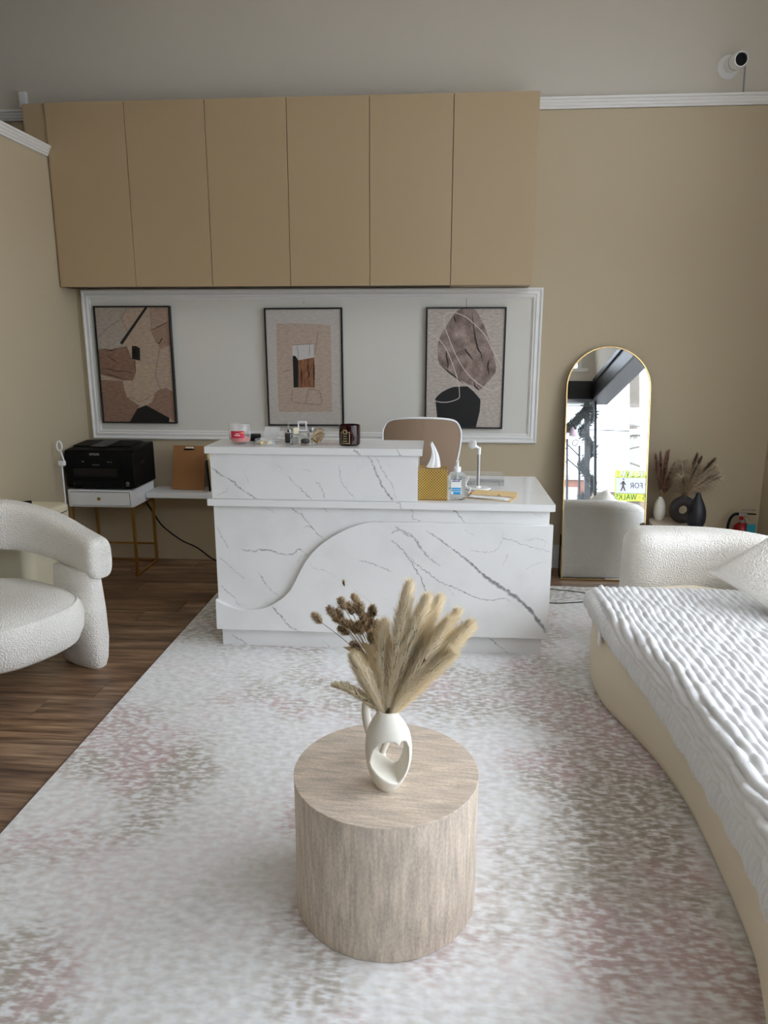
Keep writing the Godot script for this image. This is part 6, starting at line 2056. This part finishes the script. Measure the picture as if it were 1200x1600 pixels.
# ------------------------------------------------------------------ side table with three vases, extinguisher
func build_vase_corner() -> void:
	var at := Vector3(1.560, 0, -4.715)
	var t := thing("side_table", "oblong pale travertine look side table beside the mirror", "side table", at)
	var plan := oval(0.165, 0.262, 3.0, 48)
	var d := loft_data(plan, [Vector2(0, 0), Vector2(0, 0.392)])
	var uv := PackedVector2Array()
	for k in d[0].size(): uv.append(Vector2(d[0][k].y / 0.9, d[2][k].x / 0.8))
	part(t, "body", mk(d[0], d[1], uv, 50.0), M.travertine)
	var d2 := loft_data(plan, [Vector2(-0.001, 0.3925), Vector2(-0.001, 0.399), Vector2(0.001, 0.400)])
	var uv2 := PackedVector2Array()
	for p in d2[0]: uv2.append(Vector2(p.x / 0.75, p.z / 0.62))
	part(t, "top", mk(d2[0], d2[1], uv2, 50.0), M.travertine)
	var y := 0.4005
	var r := RandomNumberGenerator.new()
	r.seed = 5
	# white bud vase with brown plumes
	var wv := Vector3(1.474, y, -4.885)
	solo("bud_vase", "small white egg shaped bud vase", "vase", lathe([Vector2(0, 0), Vector2(0.024, 0), Vector2(0.034, 0.02), Vector2(0.040, 0.055), Vector2(0.037, 0.095), Vector2(0.025, 0.13), Vector2(0.013, 0.148), Vector2(0.012, 0.156), Vector2(0.009, 0.156), Vector2(0.009, 0.14), Vector2(0, 0.138)], 28, 60.0), M.ceramic, wv)
	for tip in [Vector3(1.418, 0.838, -4.89), Vector3(1.455, 0.850, -4.91), Vector3(1.482, 0.858, -4.87), Vector3(1.504, 0.866, -4.90), Vector3(1.540, 0.782, -4.87), Vector3(1.592, 0.762, -4.88), Vector3(1.565, 0.71, -4.86)]:
		add_plume("brown_plume", "slender reddish brown grass plume in the white bud vase", "brown plumes in the bud vase", wv + Vector3(0, 0.14, 0), tip, Vector3(0, 0.02, 0), 0.020, 0.18, 800, lin(128, 90, 74), lin(186, 144, 122), r, 0.30, 0.028)
	# grey ring vase with fluffy beige grass
	var gv := Vector3(1.598, y, -4.80)
	var g := nets(Vector3(-0.105, -0.012, -0.05), Vector3(0.105, 0.215, 0.05), 0.005, func(p: Vector3) -> float:
		var q := Vector2(p.x, (p.y - 0.088) * 0.98)
		var ring := Vector2(q.length() - 0.058, p.z).length() - 0.031
		var neck := maxf(Vector2(p.x, p.z).length() - 0.015 - 0.004 * absf(p.y - 0.19) / 0.03, maxf(0.15 - p.y, p.y - 0.202))
		return maxf(smin(ring, neck, 0.015), -p.y))
	solo("ring_vase", "dark grey ring shaped vase with hole in the middle", "vase", g, M.vase_grey, gv)
	for k in 15:
		var a := r.randf_range(-0.85, 1.05)
		var l := r.randf_range(0.14, 0.25)
		var tip := gv + Vector3(0.05 + sin(a) * l * 0.95, 0.205 + cos(a) * l * 0.95, r.randf_range(-0.02, 0.10))
		add_plume("beige_plume", "fluffy beige grass plume in the grey ring vase", "beige plumes in the ring vase", gv + Vector3(0, 0.19, 0), tip, Vector3(0, 0.01, 0), 0.050, 0.05, 900, lin(206, 184, 152), lin(244, 228, 200), r, 0.72, 0.065, false, 0.0016, 0.12)
	for tip in [Vector3(1.640, 0.862, -4.76), Vector3(1.668, 0.845, -4.76), Vector3(1.748, 0.838, -4.74)]:
		add_plume("dark_plume", "dark brown feathery grass tip above the ring vase", "dark tips in the ring vase", gv + Vector3(0, 0.19, 0), tip, Vector3(0, 0.02, 0), 0.016, 0.60, 420, lin(80, 58, 46), lin(130, 100, 80), r, 0.35, 0.026)
	# black vase
	var bv := nets(Vector3(-0.07, -0.01, -0.07), Vector3(0.07, 0.27, 0.07), 0.0045, func(p: Vector3) -> float:
		var prof := [0.026, 0.040, 0.049, 0.0545, 0.0565, 0.0560, 0.053, 0.047, 0.0385, 0.028, 0.018, 0.012]
		var f := clampf(p.y / 0.245, 0.0, 1.0) * 11.0
		var i := mini(int(f), 10)
		var rr: float = lerpf(prof[i], prof[i + 1], f - i)
		var body := maxf((Vector2(p.x, p.z).length() - rr) * 0.85, maxf(-p.y, p.y - 0.245))
		return smax(body, -_ell(Vector3(p.x + 0.058, p.y - 0.14, p.z - 0.012), Vector3(0.03, 0.034, 0.026)), 0.004))
	solo("black_vase", "matt black teardrop vase with oval side hole", "vase", bv, M.vase_black, Vector3(1.612, y, -4.585))
	# fire extinguisher by the corner
	var e := thing("fire_extinguisher", "red fire extinguisher with black hose and teal tag in the corner", "extinguisher", Vector3(2.035, 0, -4.925))
	part(e, "cylinder", lathe([Vector2(0, 0.004), Vector2(0.05, 0.004), Vector2(0.055, 0.012), Vector2(0.055, 0.33), Vector2(0.050, 0.352), Vector2(0.034, 0.372), Vector2(0.018, 0.382), Vector2(0, 0.384)], 32, 50.0), M.extinguisher_red)
	part(e, "base_skirt", lathe([Vector2(0, 0), Vector2(0.057, 0), Vector2(0.057, 0.02), Vector2(0.050, 0.022), Vector2(0, 0.022)], 32), M.black_soft)
	part(e, "label", band(0.0562, 0.10, 0.318, -1.1, 0.6), M.steel)
	part(e, "neck", lathe([Vector2(0, 0.382), Vector2(0.018, 0.382), Vector2(0.018, 0.398), Vector2(0.014, 0.402), Vector2(0.014, 0.43), Vector2(0, 0.432)], 18), M.steel)
	part(e, "valve", rbox(Vector3(0.055, 0.022, 0.024), 0.004), M.steel, Vector3(-0.004, 0.437, 0))
	part(e, "carry_handle", rbox(Vector3(0.075, 0.008, 0.018), 0.003), M.black_metal, Vector3(0.045, 0.440, 0), Vector3(0, 0, -0.05))
	part(e, "lever", rbox(Vector3(0.085, 0.006, 0.018), 0.002), M.steel, Vector3(0.035, 0.466, 0), Vector3(0, 0, -0.02))
	part(e, "gauge", lathe([Vector2(0, 0), Vector2(0.014, 0), Vector2(0.014, 0.010), Vector2(0, 0.012)], 18), M.extinguisher_red, Vector3(-0.018, 0.415, 0.016), Vector3(PI / 2, 0, 0))
	part(e, "hose", tube(spline([Vector3(-0.028, 0.438, 0), Vector3(-0.058, 0.436, 0.004), Vector3(-0.085, 0.405, 0.008), Vector3(-0.096, 0.34, 0.01), Vector3(-0.090, 0.24, 0.014), Vector3(-0.080, 0.12, 0.02)], 6), 0.0095, 10), M.black_soft)
	part(e, "tag", slab_upright(_shift(round_rect(0.030, 0.058, 0.006), Vector2(0, 0)), 0.0, 0.001, 0.0003), M.teal_card, Vector3(0.034, 0.325, 0.062))
	part(e, "tag_string", rod(Vector3(0.034, 0.375, 0.061), Vector3(0.012, 0.415, 0.016), 0.001, 5), M.white_plastic)

# ------------------------------------------------------------------ small fittings
func build_small_fittings() -> void:
	var c := thing("security_camera", "white bullet security camera high on the white wall", "camera", Vector3(1.690, 3.170, ZB))
	part(c, "mount_plate", lathe([Vector2(0, 0), Vector2(0.066, 0), Vector2(0.066, 0.010), Vector2(0.056, 0.022), Vector2(0.030, 0.034), Vector2(0, 0.036)], 32, 40.0), M.white_plastic, Vector3.ZERO, Vector3(PI / 2, 0, 0))
	var b := part(c, "barrel", lathe([Vector2(0, 0), Vector2(0.040, 0), Vector2(0.045, 0.010), Vector2(0.045, 0.13), Vector2(0.041, 0.138), Vector2(0.036, 0.138), Vector2(0.036, 0.128), Vector2(0, 0.128)], 32, 40.0), M.white_plastic, Vector3(0.0, 0.004, 0.030), Vector3(PI / 2 + 0.10, 0.0, -0.12))
	part(b, "lens", lathe([Vector2(0, 0.1282), Vector2(0.035, 0.1282), Vector2(0.033, 0.133), Vector2(0.014, 0.134), Vector2(0, 0.137)], 28), M.black_plastic)
	part(b, "band", lathe([Vector2(0.044, 0.070), Vector2(0.0462, 0.071), Vector2(0.0462, 0.075), Vector2(0.044, 0.076)], 28), M.grey_mark)
	solo("camera_cable", "thin grey cable from the security camera down to the moulding", "cable", tube(spline([Vector3(1.742, 3.195, ZB + 0.012), Vector3(1.775, 3.205, ZB + 0.006), Vector3(1.788, 3.17, ZB + 0.005), Vector3(1.790, 3.10, ZB + 0.005), Vector3(1.792, 3.03, ZB + 0.005)], 5), 0.0045, 6), M.grey_mark)
	var s := thing("wall_sensor", "small white sensor box above the cabinets by the partition", "sensor", Vector3(-2.740, 3.03, ZB))
	part(s, "case", rbox(Vector3(0.05, 0.10, 0.03), 0.008, 2), M.white_plastic, Vector3(0.01, 0.05, 0.016))
	part(s, "bracket", rbox(Vector3(0.012, 0.13, 0.01), 0.002), M.chrome, Vector3(-0.024, 0.045, 0.006))
	solo("floor_cable", "thin black cable crossing the rug between desk and sofa", "cable", tube(spline([Vector3(0.60, 0.011, -4.30), Vector3(0.72, 0.011, -4.265), Vector3(0.85, 0.011, -4.29), Vector3(1.0, 0.011, -4.33), Vector3(1.15, 0.011, -4.36)], 5), 0.003, 6), M.black_soft)
	solo("grey_cable", "thin grey cable lying near the far edge of the rug", "cable", tube(spline([Vector3(0.55, 0.011, -4.56), Vector3(0.727, 0.011, -4.527), Vector3(0.88, 0.011, -4.49), Vector3(1.0, 0.011, -4.44), Vector3(1.2, 0.011, -4.42)], 5), 0.003, 6), M.vase_grey)
